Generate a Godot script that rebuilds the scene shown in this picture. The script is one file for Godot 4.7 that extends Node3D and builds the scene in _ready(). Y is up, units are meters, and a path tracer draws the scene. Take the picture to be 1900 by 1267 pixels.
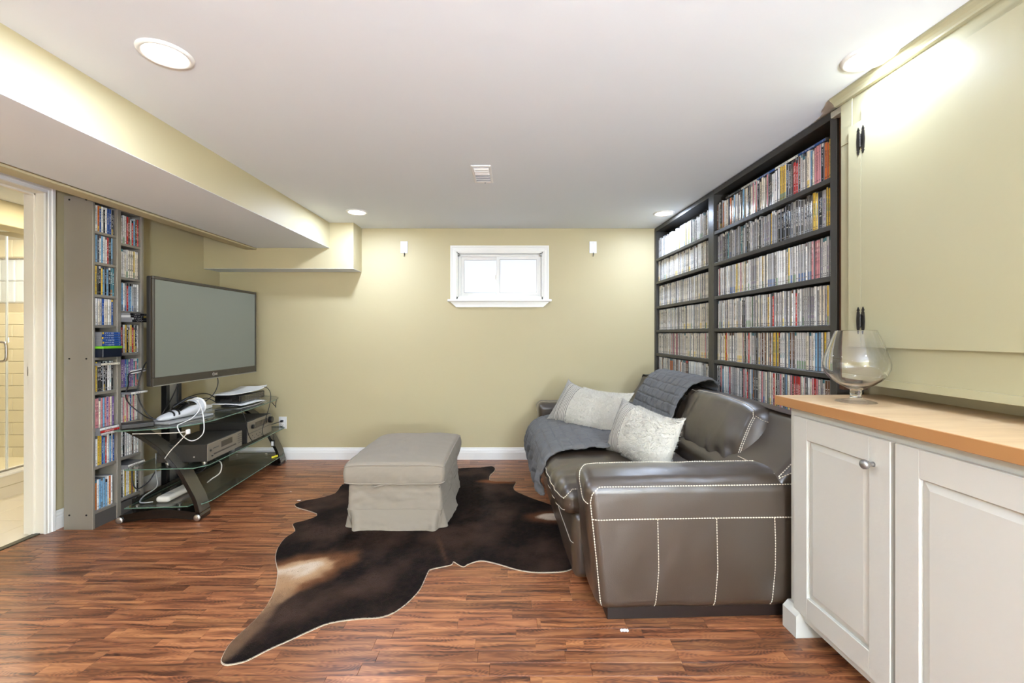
extends Node3D
# A basement media room. World: y up, camera above the origin looking along -z; "depth" d means -z.
# The right-hand wall, its bookcase, cabinets and the sofa share one frame turned by PHI about y.
const PHI := 0.039
const EYE := 1.206
const CEIL := 2.226
const BACK := 4.263
const LEFT := -2.83
var counts := {}
var M := {}
var rng := RandomNumberGenerator.new()

# ---------------------------------------------------------------- geometry collector
class G:
	var v := PackedVector3Array()
	var n := PackedVector3Array()
	var uv := PackedVector2Array()
	var col := PackedColorArray()
	var ix := PackedInt32Array()
	var t := Transform3D.IDENTITY
	var tint := Color.WHITE

	func add(p: Vector3, nn: Vector3, u := Vector2.ZERO) -> int:
		v.append(t * p)
		n.append((t.basis * nn).normalized())
		uv.append(u)
		col.append(tint)
		return v.size() - 1

	func tri(a: int, b: int, c: int) -> void:
		var f := (v[b] - v[a]).cross(v[c] - v[a])
		if f.dot(n[a] + n[b] + n[c]) > 0.0:
			ix.append_array([a, c, b])
		else:
			ix.append_array([a, b, c])

	func face(p: Array, nn: Vector3, us := []) -> void:
		var first := v.size()
		for i in p.size():
			add(p[i], nn, us[i] if us.size() else Vector2.ZERO)
		for i in range(1, p.size() - 1):
			tri(first, first + i, first + i + 1)

	func box(c: Vector3, s: Vector3) -> void:
		var h := s * 0.5
		for a in 3:
			var b := (a + 1) % 3
			var d := (a + 2) % 3
			for sg in [-1.0, 1.0]:
				var nn := Vector3.ZERO
				nn[a] = sg
				var ps := []
				var us := []
				for k in [[-1, -1], [1, -1], [1, 1], [-1, 1]]:
					var q := Vector3.ZERO
					q[a] = h[a] * sg
					q[b] = h[b] * k[0]
					q[d] = h[d] * k[1]
					ps.append(c + q)
					us.append(Vector2(q[b], q[d]))
				face(ps, nn, us)

	# chamfered box
	func cbox(c: Vector3, s: Vector3, ch := 0.002) -> void:
		var h := s * 0.5
		ch = minf(ch, minf(h.x, minf(h.y, h.z)) * 0.9)
		var pt := func(sx: float, sy: float, sz: float, ax: int) -> Vector3:
			var q := Vector3(h.x * sx, h.y * sy, h.z * sz)
			var sg := [sx, sy, sz]
			for k in 3:
				if k != ax:
					q[k] -= ch * sg[k]
			return c + q
		var S := [-1.0, 1.0]
		for a in 3:
			var b := (a + 1) % 3
			var d := (a + 2) % 3
			for s1 in S:
				var nn := Vector3.ZERO
				nn[a] = s1
				var ps := []
				for k in [[-1.0, -1.0], [1.0, -1.0], [1.0, 1.0], [-1.0, 1.0]]:
					var g := [0.0, 0.0, 0.0]
					g[a] = s1
					g[b] = k[0]
					g[d] = k[1]
					ps.append(pt.call(g[0], g[1], g[2], a))
				face(ps, nn)
				for s2 in S:   # edge between faces a and b
					var g0 := [0.0, 0.0, 0.0]
					g0[a] = s1
					g0[b] = s2
					g0[d] = -1.0
					var g1 := g0.duplicate()
					g1[d] = 1.0
					var ne := Vector3.ZERO
					ne[a] = s1
					ne[b] = s2
					face([pt.call(g0[0], g0[1], g0[2], a), pt.call(g1[0], g1[1], g1[2], a), pt.call(g1[0], g1[1], g1[2], b), pt.call(g0[0], g0[1], g0[2], b)], ne.normalized())
		for sx in S:
			for sy in S:
				for sz in S:
					face([pt.call(sx, sy, sz, 0), pt.call(sx, sy, sz, 1), pt.call(sx, sy, sz, 2)], Vector3(sx, sy, sz).normalized())

	func span(a: Vector3, b: Vector3, ch := 0.0) -> void:
		if ch > 0.0:
			cbox((a + b) * 0.5, (b - a).abs(), ch)
		else:
			box((a + b) * 0.5, (b - a).abs())

	static func samples(h: float, r: float, m: int, k: int) -> Array:
		var o := []
		for i in range(k, 0, -1):
			o.append(-(h - r) - r * tan(float(i) / k * PI * 0.25))
		for i in m + 1:
			o.append(-(h - r) + 2.0 * (h - r) * i / m)
		for i in range(1, k + 1):
			o.append((h - r) + r * tan(float(i) / k * PI * 0.25))
		return o

	static func on_box(h: Vector3, r: float, q: Vector3) -> Array:
		var lim := h - Vector3(r, r, r)
		var inner := q.clamp(-lim, lim)
		var dir := (q - inner).normalized()
		return [inner + dir * r, dir]

	static func bent(p: Vector3, nn: Vector3, def) -> Array:
		var e := 0.004
		var t1 := nn.cross(Vector3(0.31, 0.83, 0.47)).normalized()
		var t2 := nn.cross(t1)
		var o: Vector3 = def.call(p, nn)
		var a: Vector3 = def.call(p + t1 * e, nn) - def.call(p - t1 * e, nn)
		var b: Vector3 = def.call(p + t2 * e, nn) - def.call(p - t2 * e, nn)
		var m := a.cross(b).normalized()
		if m.dot(nn) < 0.0:
			m = -m
		return [o, m]

	# rounded box, optionally bent by def(p, n) -> p
	func sbox(c: Vector3, s: Vector3, r: float, sub := Vector3i(1, 1, 1), k := 3, def = null) -> void:
		var h := s * 0.5
		for a in 3:
			var b := (a + 1) % 3
			var d := (a + 2) % 3
			var sb := samples(h[b], r, sub[b], k)
			var sd := samples(h[d], r, sub[d], k)
			for sg in [-1.0, 1.0]:
				var first := v.size()
				for i in sb.size():
					for j in sd.size():
						var q := Vector3.ZERO
						q[a] = h[a] * sg
						q[b] = sb[i]
						q[d] = sd[j]
						var pn := on_box(h, r, q)
						if def != null:
							pn = bent(pn[0], pn[1], def)
						add(c + pn[0], pn[1], Vector2(q[b], q[d]))
				for i in sb.size() - 1:
					for j in sd.size() - 1:
						var o := first + i * sd.size() + j
						tri(o, o + 1, o + sd.size() + 1)
						tri(o, o + sd.size() + 1, o + sd.size())

	# grid of points f(i, j); out: sign of the normal
	func grid(ni: int, nj: int, f: Callable, wi := false, wj := false, flip := false, colors = null) -> void:
		var ps := []
		for i in ni:
			var row := []
			for j in nj:
				row.append(f.call(i, j))
			ps.append(row)
		var first := v.size()
		for i in ni:
			for j in nj:
				var i0 := (i - 1 + ni) % ni if wi else maxi(i - 1, 0)
				var i1 := (i + 1) % ni if wi else mini(i + 1, ni - 1)
				var j0 := (j - 1 + nj) % nj if wj else maxi(j - 1, 0)
				var j1 := (j + 1) % nj if wj else mini(j + 1, nj - 1)
				var nn: Vector3 = (ps[i1][j] - ps[i0][j]).cross(ps[i][j1] - ps[i][j0])
				if nn.length_squared() < 1e-18:
					nn = Vector3.UP
				nn = nn.normalized() * (-1.0 if flip else 1.0)
				if colors != null:
					tint = colors.call(i, j)
				add(ps[i][j], nn, Vector2(float(i) / ni, float(j) / nj))
		for i in (ni if wi else ni - 1):
			for j in (nj if wj else nj - 1):
				var a := first + i * nj + j
				var b := first + ((i + 1) % ni) * nj + j
				var c := first + ((i + 1) % ni) * nj + (j + 1) % nj
				var d := first + i * nj + (j + 1) % nj
				tri(a, b, c)
				tri(a, c, d)

	func lathe(prof: Array, seg := 32, c := Vector3.ZERO) -> void:
		# prof: Vector2(radius, height), walked so that the outside is on the right-hand side going up
		var m := prof.size()
		var first := v.size()
		for j in m:
			var tg: Vector2 = prof[mini(j + 1, m - 1)] - prof[maxi(j - 1, 0)]
			var pn := Vector2(tg.y, -tg.x).normalized()
			for i in seg:
				var a := TAU * i / seg
				add(c + Vector3(cos(a) * prof[j].x, prof[j].y, sin(a) * prof[j].x), Vector3(cos(a) * pn.x, pn.y, sin(a) * pn.x), Vector2(float(i) / seg, float(j) / m))
		for j in m - 1:
			for i in seg:
				var o := first + j * seg
				tri(o + i, o + (i + 1) % seg, o + seg + (i + 1) % seg)
				tri(o + i, o + seg + (i + 1) % seg, o + seg + i)

	func cyl(a: Vector3, b: Vector3, r: float, seg := 16) -> void:
		tube([a, b], r, seg, true)

	func tube(p: Array, r: float, seg := 8, caps := true, taper := 1.0) -> void:
		var m := p.size()
		var up := Vector3(0.13, 0.94, 0.31).normalized()
		var first := v.size()
		for j in m:
			var tg: Vector3 = (p[mini(j + 1, m - 1)] - p[maxi(j - 1, 0)]).normalized()
			if absf(tg.dot(up)) > 0.97:
				up = Vector3(1, 0, 0.2).normalized()
			var x := tg.cross(up).normalized()
			var y := x.cross(tg).normalized()
			up = y
			var rr := r
			if taper < 1.0 and (j == 0 or j == m - 1):
				rr = r * taper
			for i in seg:
				var a := TAU * i / seg
				var o := x * cos(a) + y * sin(a)
				add(p[j] + o * rr, o)
		for j in m - 1:
			for i in seg:
				var o := first + j * seg
				tri(o + i, o + (i + 1) % seg, o + seg + (i + 1) % seg)
				tri(o + i, o + seg + (i + 1) % seg, o + seg + i)
		if caps:
			for e in [0, m - 1]:
				var tg: Vector3 = (p[1] - p[0]) if e == 0 else (p[m - 1] - p[m - 2])
				var nn := tg.normalized() * (-1.0 if e == 0 else 1.0)
				var c0 := add(p[e], nn)
				var s0 := v.size()
				for i in seg:
					var w = first + (e * seg) + i
					v.append(v[w])
					n.append((t.basis * nn).normalized())
					uv.append(Vector2.ZERO)
					col.append(tint)
				for i in seg:
					tri(c0, s0 + i, s0 + (i + 1) % seg)

	# polygon (2D) pushed along an axis: to3(Vector2, depth) -> Vector3
	func prism(poly: PackedVector2Array, d0: float, d1: float, to3: Callable) -> void:
		var ax: Vector3 = (to3.call(Vector2.ZERO, 1.0) - to3.call(Vector2.ZERO, 0.0)).normalized()
		var tr := Geometry2D.triangulate_polygon(poly)
		for e in [[d0, -1.0], [d1, 1.0]]:
			var s0 := v.size()
			for q in poly:
				add(to3.call(q, e[0]), ax * e[1] * signf(d1 - d0), q)
			for i in range(0, tr.size(), 3):
				tri(s0 + tr[i], s0 + tr[i + 1], s0 + tr[i + 2])
		var ccw := not Geometry2D.is_polygon_clockwise(poly)
		for i in poly.size():
			var a := poly[i]
			var b := poly[(i + 1) % poly.size()]
			var e := b - a
			var o := Vector2(e.y, -e.x).normalized() * (1.0 if ccw else -1.0)
			var nn: Vector3 = (to3.call(o, 0.0) - to3.call(Vector2.ZERO, 0.0)).normalized()
			face([to3.call(a, d0), to3.call(b, d0), to3.call(b, d1), to3.call(a, d1)], nn)

	# thread along a line: short beads with gaps
	func stitches(p: Array, r := 0.0022, ln := 0.009, gap := 0.0025) -> void:
		var acc := 0.0
		var pts := [p[0]]
		var on := true
		for i in range(1, p.size()):
			var a: Vector3 = p[i - 1]
			var b: Vector3 = p[i]
			var seg := a.distance_to(b)
			var pos := 0.0
			while pos < seg:
				var need := (ln if on else gap) - acc
				if pos + need <= seg:
					pos += need
					var q := a.lerp(b, pos / maxf(seg, 1e-9))
					if on:
						pts.append(q)
						if pts[0].distance_to(q) > 0.001:
							bead(pts[0], q, r)
					pts = [q]
					on = not on
					acc = 0.0
				else:
					acc += seg - pos
					pos = seg

	func bead(a: Vector3, b: Vector3, r: float) -> void:
		tube([a, a.lerp(b, 0.25), a.lerp(b, 0.75), b], r, 5, false, 0.4)

	func mesh() -> ArrayMesh:
		var ar := []
		ar.resize(Mesh.ARRAY_MAX)
		ar[Mesh.ARRAY_VERTEX] = v
		ar[Mesh.ARRAY_NORMAL] = n
		ar[Mesh.ARRAY_TEX_UV] = uv
		ar[Mesh.ARRAY_COLOR] = col
		ar[Mesh.ARRAY_INDEX] = ix
		var m := ArrayMesh.new()
		m.add_surface_from_arrays(Mesh.PRIMITIVE_TRIANGLES, ar)
		return m

# ---------------------------------------------------------------- nodes
func put(parent: Node, o: Node, called: String) -> Node:
	var key := str(parent.get_instance_id()) + called
	var k: int = counts.get(key, 0)
	counts[key] = k + 1
	o.name = called if k == 0 else "%s_%03d" % [called, k]
	parent.add_child(o, true)
	return o

func tag(o: Node, label: String, category: String, group := "") -> Node:
	o.set_meta("label", label)
	o.set_meta("category", category)
	if group:
		o.set_meta("group", group)
	return o

func thing(called: String, label: String, category: String, at := Vector3.ZERO, turn := 0.0, group := "") -> Node3D:
	var o := Node3D.new()
	put(self, o, called)
	o.position = at
	o.rotation.y = turn
	tag(o, label, category, group)
	return o

func part(parent: Node, called: String, g: G, m: Material, label := "", kind := "") -> MeshInstance3D:
	var o := MeshInstance3D.new()
	o.mesh = g.mesh()
	o.material_override = m
	put(parent, o, called)
	if label:
		o.set_meta("label", label)
	if kind:
		o.set_meta("kind", kind)
	return o

func solo(called: String, g: G, m: Material, label: String, category: String, group := "") -> MeshInstance3D:
	var o := part(self, called, g, m)
	tag(o, label, category, group)
	return o

func struct(called: String, g: G, m: Material, parent: Node = self, label := "") -> MeshInstance3D:
	var o := part(parent, called, g, m, label)
	if parent == self:
		o.set_meta("kind", "structure")
	return o

func R(x: float, y: float, d: float) -> Vector3:
	return Basis(Vector3.UP, PHI) * Vector3(x, y, -d)

func moved(o: Vector3) -> G:      # geometry written in a frame, hung on a node that stands at o in it
	var g := G.new()
	g.t.origin = -o
	return g

func ordinal(k: int) -> String:
	var w := ["first", "second", "third", "fourth", "fifth", "sixth", "seventh", "eighth", "ninth", "tenth", "eleventh", "twelfth"]
	if k <= 12:
		return w[k - 1]
	var s := "th"
	if k % 100 < 11 or k % 100 > 13:
		s = {1: "st", 2: "nd", 3: "rd"}.get(k % 10, "th")
	return str(k) + s

# ---------------------------------------------------------------- materials
func S(r: float, g: float, b: float) -> Color:
	return Color(r / 255.0, g / 255.0, b / 255.0)

func mat(c: Color, rough := 0.5, o := {}) -> StandardMaterial3D:
	var m := StandardMaterial3D.new()
	m.albedo_color = c
	m.roughness = rough
	m.metallic = o.get("metal", 0.0)
	m.metallic_specular = o.get("spec", 0.5)
	if o.has("bump"):
		m.heightmap_enabled = true
		m.heightmap_texture = o.bump
		m.heightmap_scale = o.get("depth", 0.1)
		m.uv1_triplanar = true
		m.uv1_scale = Vector3.ONE * o.get("scale", 4.0)
	if o.has("tex"):
		m.albedo_texture = o.tex
		m.uv1_triplanar = o.get("tri", true)
		m.uv1_scale = o.get("tscale", Vector3.ONE)
	if o.has("world"):
		m.uv1_world_triplanar = true
	if o.has("rim"):
		m.rim_enabled = true
		m.rim = o.rim
		m.rim_tint = 0.5
	if o.has("coat"):
		m.clearcoat_enabled = true
		m.clearcoat = o.coat
		m.clearcoat_roughness = o.get("coat_rough", 0.1)
	if o.has("vc"):
		m.vertex_color_use_as_albedo = true
	if o.has("glow"):
		m.emission_enabled = true
		m.emission = o.get("glow_color", c)
		m.emission_energy_multiplier = o.glow
	if o.has("pane"):
		m.transparency = BaseMaterial3D.TRANSPARENCY_ALPHA
		m.albedo_color.a = o.pane
	if o.has("glass"):
		m.refraction_enabled = true
		m.refraction_scale = o.glass
		m.albedo_color.a = 0.0
	if o.has("backlight"):
		m.backlight_enabled = true
		m.backlight = o.backlight
	return m

func noise_tex(freq: float, sd: int, octaves := 4, type := FastNoiseLite.TYPE_SIMPLEX_SMOOTH, size := 512) -> NoiseTexture2D:
	var f := FastNoiseLite.new()
	f.seed = sd
	f.noise_type = type
	f.frequency = freq
	f.fractal_octaves = octaves
	var t := NoiseTexture2D.new()
	t.noise = f
	t.width = size
	t.height = size
	t.seamless = true
	t.generate_mipmaps = false
	return t

func nz(freq: float, sd: int, oct := 3) -> FastNoiseLite:
	var f := FastNoiseLite.new()
	f.seed = sd
	f.noise_type = FastNoiseLite.TYPE_SIMPLEX_SMOOTH
	f.frequency = freq
	f.fractal_octaves = oct
	return f

func picture(w: int, h: int, f: Callable) -> ImageTexture:
	var b := PackedByteArray()
	b.resize(w * h * 3)
	var k := 0
	for y in h:
		for x in w:
			var c: Color = f.call(x, y)
			b[k] = clampi(int(c.r * 255.0), 0, 255)
			b[k + 1] = clampi(int(c.g * 255.0), 0, 255)
			b[k + 2] = clampi(int(c.b * 255.0), 0, 255)
			k += 3
	return ImageTexture.create_from_image(Image.create_from_data(w, h, false, Image.FORMAT_RGB8, b))

func wood_picture() -> ImageTexture:
	var a := nz(0.010, 11, 3)
	var b := nz(0.02, 12, 2)
	var c := nz(0.006, 13, 2)
	var dark := S(62, 34, 24)
	var mid := S(148, 90, 58)
	var light := S(190, 128, 84)
	return picture(1024, 512, func(x, y):
		var n3 := c.get_noise_2d(x * 0.9, y * 2.2)
		var warp := n3 * 60.0
		var n1 := a.get_noise_2d(x * 0.3, y * 3.2 + warp)
		var n2 := b.get_noise_2d(x * 0.8, y * 14.0)
		var ring := sin((n3 * 7.0 + y * 0.012) * TAU)
		var t := 0.55 + 0.68 * n1 + 0.2 * n2 + 0.12 * ring
		var o := dark.lerp(mid, clampf(t * 2.0, 0, 1)) if t < 0.5 else mid.lerp(light, clampf(t * 2.0 - 1.0, 0, 1))
		return o)

func maple_picture() -> ImageTexture:
	var a := nz(0.012, 21, 3)
	var b := nz(0.03, 22, 2)
	return picture(512, 512, func(x, y):
		var st := int(y / 26.0)
		var tone := sin(st * 12.9898) * 0.5 + 0.5
		var n1 := a.get_noise_2d(x * 0.25 + st * 77.0, y * 2.5)
		var n2 := b.get_noise_2d(x * 0.4 + st * 31.0, y * 5.0)
		var t := clampf(0.5 + 0.5 * n1 + 0.2 * n2 + 0.3 * (tone - 0.5), 0, 1)
		return S(208, 172, 128).lerp(S(232, 202, 160), t))

func make_materials() -> void:
	var plaster := noise_tex(0.012, 1, 4)
	var fine := noise_tex(0.09, 2, 3)
	var pores := noise_tex(0.05, 3, 2, FastNoiseLite.TYPE_CELLULAR)
	var weave := picture(256, 256, func(x, y):
		var w := 0.5 + 0.25 * sin(x * TAU / 4.0) * (1.0 if (y / 4) % 2 == 0 else -1.0) + 0.2 * sin(y * TAU / 4.0)
		return Color(w, w, w))
	M.wall = mat(S(191, 178, 141), 0.55, {"bump": plaster, "depth": 0.06, "scale": 1.4, "spec": 0.45, "world": true})
	M.ceiling = mat(S(229, 233, 235), 0.8, {"bump": plaster, "depth": 0.09, "scale": 0.9, "spec": 0.3, "world": true})
	M.trim = mat(S(240, 238, 232), 0.4, {"bump": fine, "depth": 0.02, "scale": 3.0})
	M.cream = mat(S(208, 206, 196), 0.42, {"bump": plaster, "depth": 0.05, "scale": 3.0})
	M.jamb = mat(S(234, 226, 208), 0.45, {"bump": plaster, "depth": 0.05, "scale": 3.0})
	M.cabwall = mat(S(174, 167, 134), 0.38, {"bump": plaster, "depth": 0.04, "scale": 1.6, "spec": 0.5})
	M.bookcase = mat(S(58, 55, 50), 0.38, {"bump": plaster, "depth": 0.05, "scale": 4.0})
	M.rawwood = mat(S(92, 58, 34), 0.7)
	M.tower = mat(S(146, 139, 127), 0.42, {"metal": 0.25, "bump": fine, "depth": 0.01, "scale": 4.0})
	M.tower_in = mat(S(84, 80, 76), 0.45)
	M.screw = mat(S(30, 27, 25), 0.4, {"metal": 0.6})
	M.wood = mat(Color.WHITE, 0.32, {"tex": wood_picture(), "tri": false, "vc": true, "spec": 0.5})
	M.joint = mat(S(45, 24, 17), 0.7)
	M.maple = mat(S(245, 245, 245), 0.4, {"tex": maple_picture(), "tscale": Vector3(1.2, 1.2, 1.2)})
	M.maple_edge = mat(S(178, 128, 78), 0.45, {"bump": plaster, "depth": 0.03, "scale": 3.0})
	M.leather = mat(S(62, 50, 38), 0.38, {"bump": pores, "depth": 0.03, "scale": 9.0, "spec": 0.6, "coat": 0.8, "coat_rough": 0.36})
	M.thread = mat(S(222, 212, 192), 0.7)
	M.plinth = mat(S(34, 24, 19), 0.4)
	M.linen = mat(S(146, 135, 121), 0.95, {"bump": weave, "depth": 0.05, "scale": 6.0, "spec": 0.2, "rim": 0.3})
	M.quilt = mat(S(108, 107, 106), 0.95, {"bump": fine, "depth": 0.06, "scale": 5.0, "spec": 0.15, "rim": 0.3})
	M.pillow = mat(S(240, 240, 240), 1.0, {"vc": true, "bump": fine, "depth": 0.2, "scale": 6.0, "spec": 0.1, "rim": 0.3})
	M.fluff = mat(S(226, 221, 210), 1.0, {"spec": 0.1, "backlight": Color(0.3, 0.3, 0.28)})
	M.hide = mat(S(236, 226, 218), 0.75, {"vc": true, "bump": fine, "depth": 0.12, "scale": 4.0, "spec": 0.25})
	M.hide_skin = mat(S(196, 180, 158), 0.9)
	M.black = mat(S(20, 19, 18), 0.35)
	M.gloss = mat(S(14, 13, 12), 0.12, {"coat": 0.5})
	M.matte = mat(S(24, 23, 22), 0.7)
	M.bezel = mat(S(54, 48, 40), 0.25)
	M.screen = mat(S(112, 115, 104), 0.22, {"spec": 0.5})
	M.leg_sheen = mat(S(96, 91, 79), 0.32, {"metal": 0.5})  # grey sheen of the black leg, put into its base colour
	M.silver = mat(S(196, 192, 186), 0.3, {"metal": 0.9})
	M.steel = mat(S(160, 158, 154), 0.35, {"metal": 0.8})
	M.facegrey = mat(S(128, 120, 106), 0.4, {"metal": 0.3})
	M.device = mat(S(40, 37, 33), 0.45)
	M.window_display = mat(S(70, 62, 52), 0.2)
	M.smoked = mat(S(62, 70, 58), 0.06, {"pane": 0.36})
	M.glass_edge = mat(S(96, 122, 104), 0.15)
	M.white = mat(S(238, 236, 232), 0.4)
	M.offwhite = mat(S(214, 208, 196), 0.5)
	M.grey = mat(S(150, 149, 147), 0.6)
	M.softgrey = mat(S(196, 196, 197), 0.7)
	M.iron = mat(S(52, 48, 42), 0.45, {"metal": 0.6, "bump": pores, "depth": 0.06, "scale": 20.0})
	M.pane = mat(Color.WHITE, 0.02, {"pane": 0.04})
	M.thin_glass = mat(Color.WHITE, 0.0, {"pane": 0.02})
	M.goblet = mat(Color.WHITE, 0.0, {"glass": 0.05})
	M.lens = mat(S(255, 250, 240), 0.5, {"glow": 6.0, "glow_color": Color(1.0, 0.97, 0.92)})
	M.opal = mat(S(255, 250, 240), 0.5, {"glow": 3.0, "glow_color": Color(1.0, 0.98, 0.95)})  # glowing bowl of the added fill lamp
	M.snow = mat(S(245, 247, 250), 0.9)
	M.tile = mat(S(230, 221, 188), 0.3, {"bump": plaster, "depth": 0.06, "scale": 3.0})
	M.floortile = mat(S(232, 222, 200), 0.35, {"bump": plaster, "depth": 0.04, "scale": 3.0})
	M.grout = mat(S(196, 184, 152), 0.9)
	M.block = mat(S(235, 242, 242), 0.25, {"pane": 0.55})
	M.yellow = mat(S(236, 214, 40), 0.7)
	M.red = mat(S(196, 40, 36), 0.5)
	M.green = mat(S(120, 196, 40), 0.5)
	M.navy = mat(S(24, 30, 44), 0.45)
	M.blue = mat(S(44, 92, 164), 0.4)
	M.strip = mat(S(84, 80, 66), 0.4, {"metal": 0.5})

func _ready() -> void:
	rng.seed = 20240611
	# camera: 15.5 mm lens, level, shifted a little
	var cam := Camera3D.new()
	cam.name = "camera"
	cam.projection = Camera3D.PROJECTION_FRUSTUM
	cam.near = 0.05
	cam.far = 60.0
	cam.size = 1267.0 / 820.0 * 0.05
	cam.frustum_offset = Vector2(-2.0, -13.5) / 820.0 * 0.05
	cam.position = Vector3(0, EYE, 0)
	add_child(cam)
	cam.current = true
	# overcast winter daylight, only through the small window
	var we := WorldEnvironment.new()
	we.name = "world_environment"
	var env := Environment.new()
	env.background_mode = Environment.BG_SKY
	var skm := ProceduralSkyMaterial.new()
	skm.sky_top_color = Color(0.84, 0.88, 0.94)
	skm.sky_horizon_color = Color(0.95, 0.96, 0.98)
	skm.ground_horizon_color = Color(0.93, 0.94, 0.96)
	skm.ground_bottom_color = Color(0.9, 0.9, 0.92)
	skm.sky_energy_multiplier = 0.84
	skm.ground_energy_multiplier = 0.84
	var sky := Sky.new()
	sky.sky_material = skm
	env.sky = sky
	env.tonemap_mode = Environment.TONE_MAPPER_LINEAR
	env.tonemap_exposure = 1.92
	env.sdfgi_enabled = true
	env.ssao_enabled = true
	env.ssil_enabled = true
	we.environment = env
	add_child(we)
	make_materials()
	# recessed ceiling lamps: two rows, two pairs in view and two unseen pairs behind the camera that brighten the room
	var lamps := [[-1.265, 1.608, "round ceiling downlight beside the long bulkhead, the larger of two on the doorway side", LAMP],
		[1.31, 1.627, "round ceiling downlight close against the upper cabinet door", LAMP * 0.42],
		[-1.303, 3.685, "small round ceiling downlight near the corner soffit on the back wall", LAMP],
		[1.27, 3.72, "small round ceiling downlight beside the top of the black wall bookcase", LAMP * 0.75],
		[-1.27, -0.45, "unseen ceiling downlight behind the camera, lighting the room from the bulkhead side", LAMP * 1.2], [1.27, -0.45, "unseen ceiling downlight behind the camera, lighting the room from the cabinet side", LAMP * 0.7],
		[-1.27, -2.1, "unseen ceiling downlight by the rear wall, lighting the room from the bulkhead side", LAMP * 1.4], [1.2, -2.1, "unseen ceiling downlight by the rear wall, lighting the room from the cabinet side", LAMP * 1.4]]
	for a in lamps:
		downlight(a[0], a[1], CEIL, a[2], a[3], LAMP_COLOR)
	downlight(-4.15, 3.75, 2.18, "unseen downlight in the bathroom ceiling, placed to light the shower", LAMP * 1.5, Color(1.0, 0.96, 0.88))  # both bathroom lamps are out of view, lighting the slice behind the doorway
	downlight(-3.35, 3.3, 2.18, "unseen downlight in the bathroom ceiling, placed to light the doorway", LAMP * 0.5, Color(1.0, 0.96, 0.88))
	fill_uplighter(Vector3(0.8, 0, 1.9), 24.0)
	shell()
	flooring()
	bathroom()
	bookcase()
	upper_cabinet()
	base_cabinet()
	window()
	tower()
	tv_stand()
	electronics()
	television()
	sofa()
	ottoman()
	cowhide()
	small_things()

const LAMP := 0.96
const LAMP_COLOR := Color(0.82, 0.89, 1.0)

func downlight(x: float, d: float, y: float, label: String, power: float, colour: Color) -> void:
	var t := thing("ceiling_downlight", label, "downlight", Vector3(x, y, -d), 0.0, "ceiling downlights")
	var g := G.new()
	g.lathe([Vector2(0.068, -0.002), Vector2(0.070, -0.008), Vector2(0.078, -0.010), Vector2(0.085, -0.006), Vector2(0.0875, 0.0)].map(func(q): return q), 40)
	part(t, "trim_ring", g, M.trim)
	g = G.new()
	g.lathe([Vector2(0.0005, -0.0045), Vector2(0.04, -0.0045), Vector2(0.0695, -0.0035), Vector2(0.0695, 0.0)], 40)
	part(t, "lens", g, M.lens)
	var l := AreaLight3D.new()
	l.name = "lamp"
	l.area_size = Vector2(0.1, 0.1)
	l.light_energy = power
	l.light_color = colour
	l.shadow_enabled = true
	l.set("area_range", 12.0)
	l.rotation.x = -PI / 2.0
	l.position.y = -0.012
	t.add_child(l)

# added fill lamp behind the camera, aimed at the ceiling to brighten the room
func fill_uplighter(at: Vector3, power: float) -> void:
	var H := 1.05
	var t := thing("added_fill_lamp", "added fill lamp out of view behind the camera, lighting the ceiling", "lamp", at)
	var g := G.new()
	g.lathe([Vector2(0.001, 0.0), Vector2(0.14, 0.0), Vector2(0.14, 0.02), Vector2(0.02, 0.035), Vector2(0.001, 0.036)], 32)
	part(t, "base", g, M.steel)
	g = G.new()
	g.cyl(Vector3(0, 0.03, 0), Vector3(0, H - 0.10, 0), 0.012, 12)
	part(t, "pole", g, M.steel)
	g = G.new()
	g.lathe([Vector2(0.001, H - 0.12), Vector2(0.05, H - 0.11), Vector2(0.12, H - 0.07), Vector2(0.17, H), Vector2(0.167, H), Vector2(0.118, H - 0.065), Vector2(0.05, H - 0.104), Vector2(0.001, H - 0.114)], 40)
	part(t, "bowl", g, M.opal)
	g = G.new()
	g.lathe([Vector2(0.001, H - 0.05), Vector2(0.125, H - 0.05), Vector2(0.125, H - 0.046), Vector2(0.001, H - 0.044)], 32)
	part(t, "lens", g, M.lens)
	var l := AreaLight3D.new()
	l.name = "lamp"
	l.area_size = Vector2(0.16, 0.16)
	l.light_energy = power
	l.light_color = LAMP_COLOR
	l.shadow_enabled = true
	l.set("area_range", 12.0)
	l.rotation.x = PI / 2.0
	l.position.y = H + 0.01
	t.add_child(l)
	# added fill light spreading from the bowl on every side
	var o := OmniLight3D.new()
	o.name = "bowl_fill"
	o.light_energy = power * 0.16
	o.light_color = LAMP_COLOR
	o.light_size = 0.15
	o.omni_range = 12.0
	o.omni_attenuation = 2.0
	o.shadow_enabled = true
	o.position.y = H - 0.06
	t.add_child(o)

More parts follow.
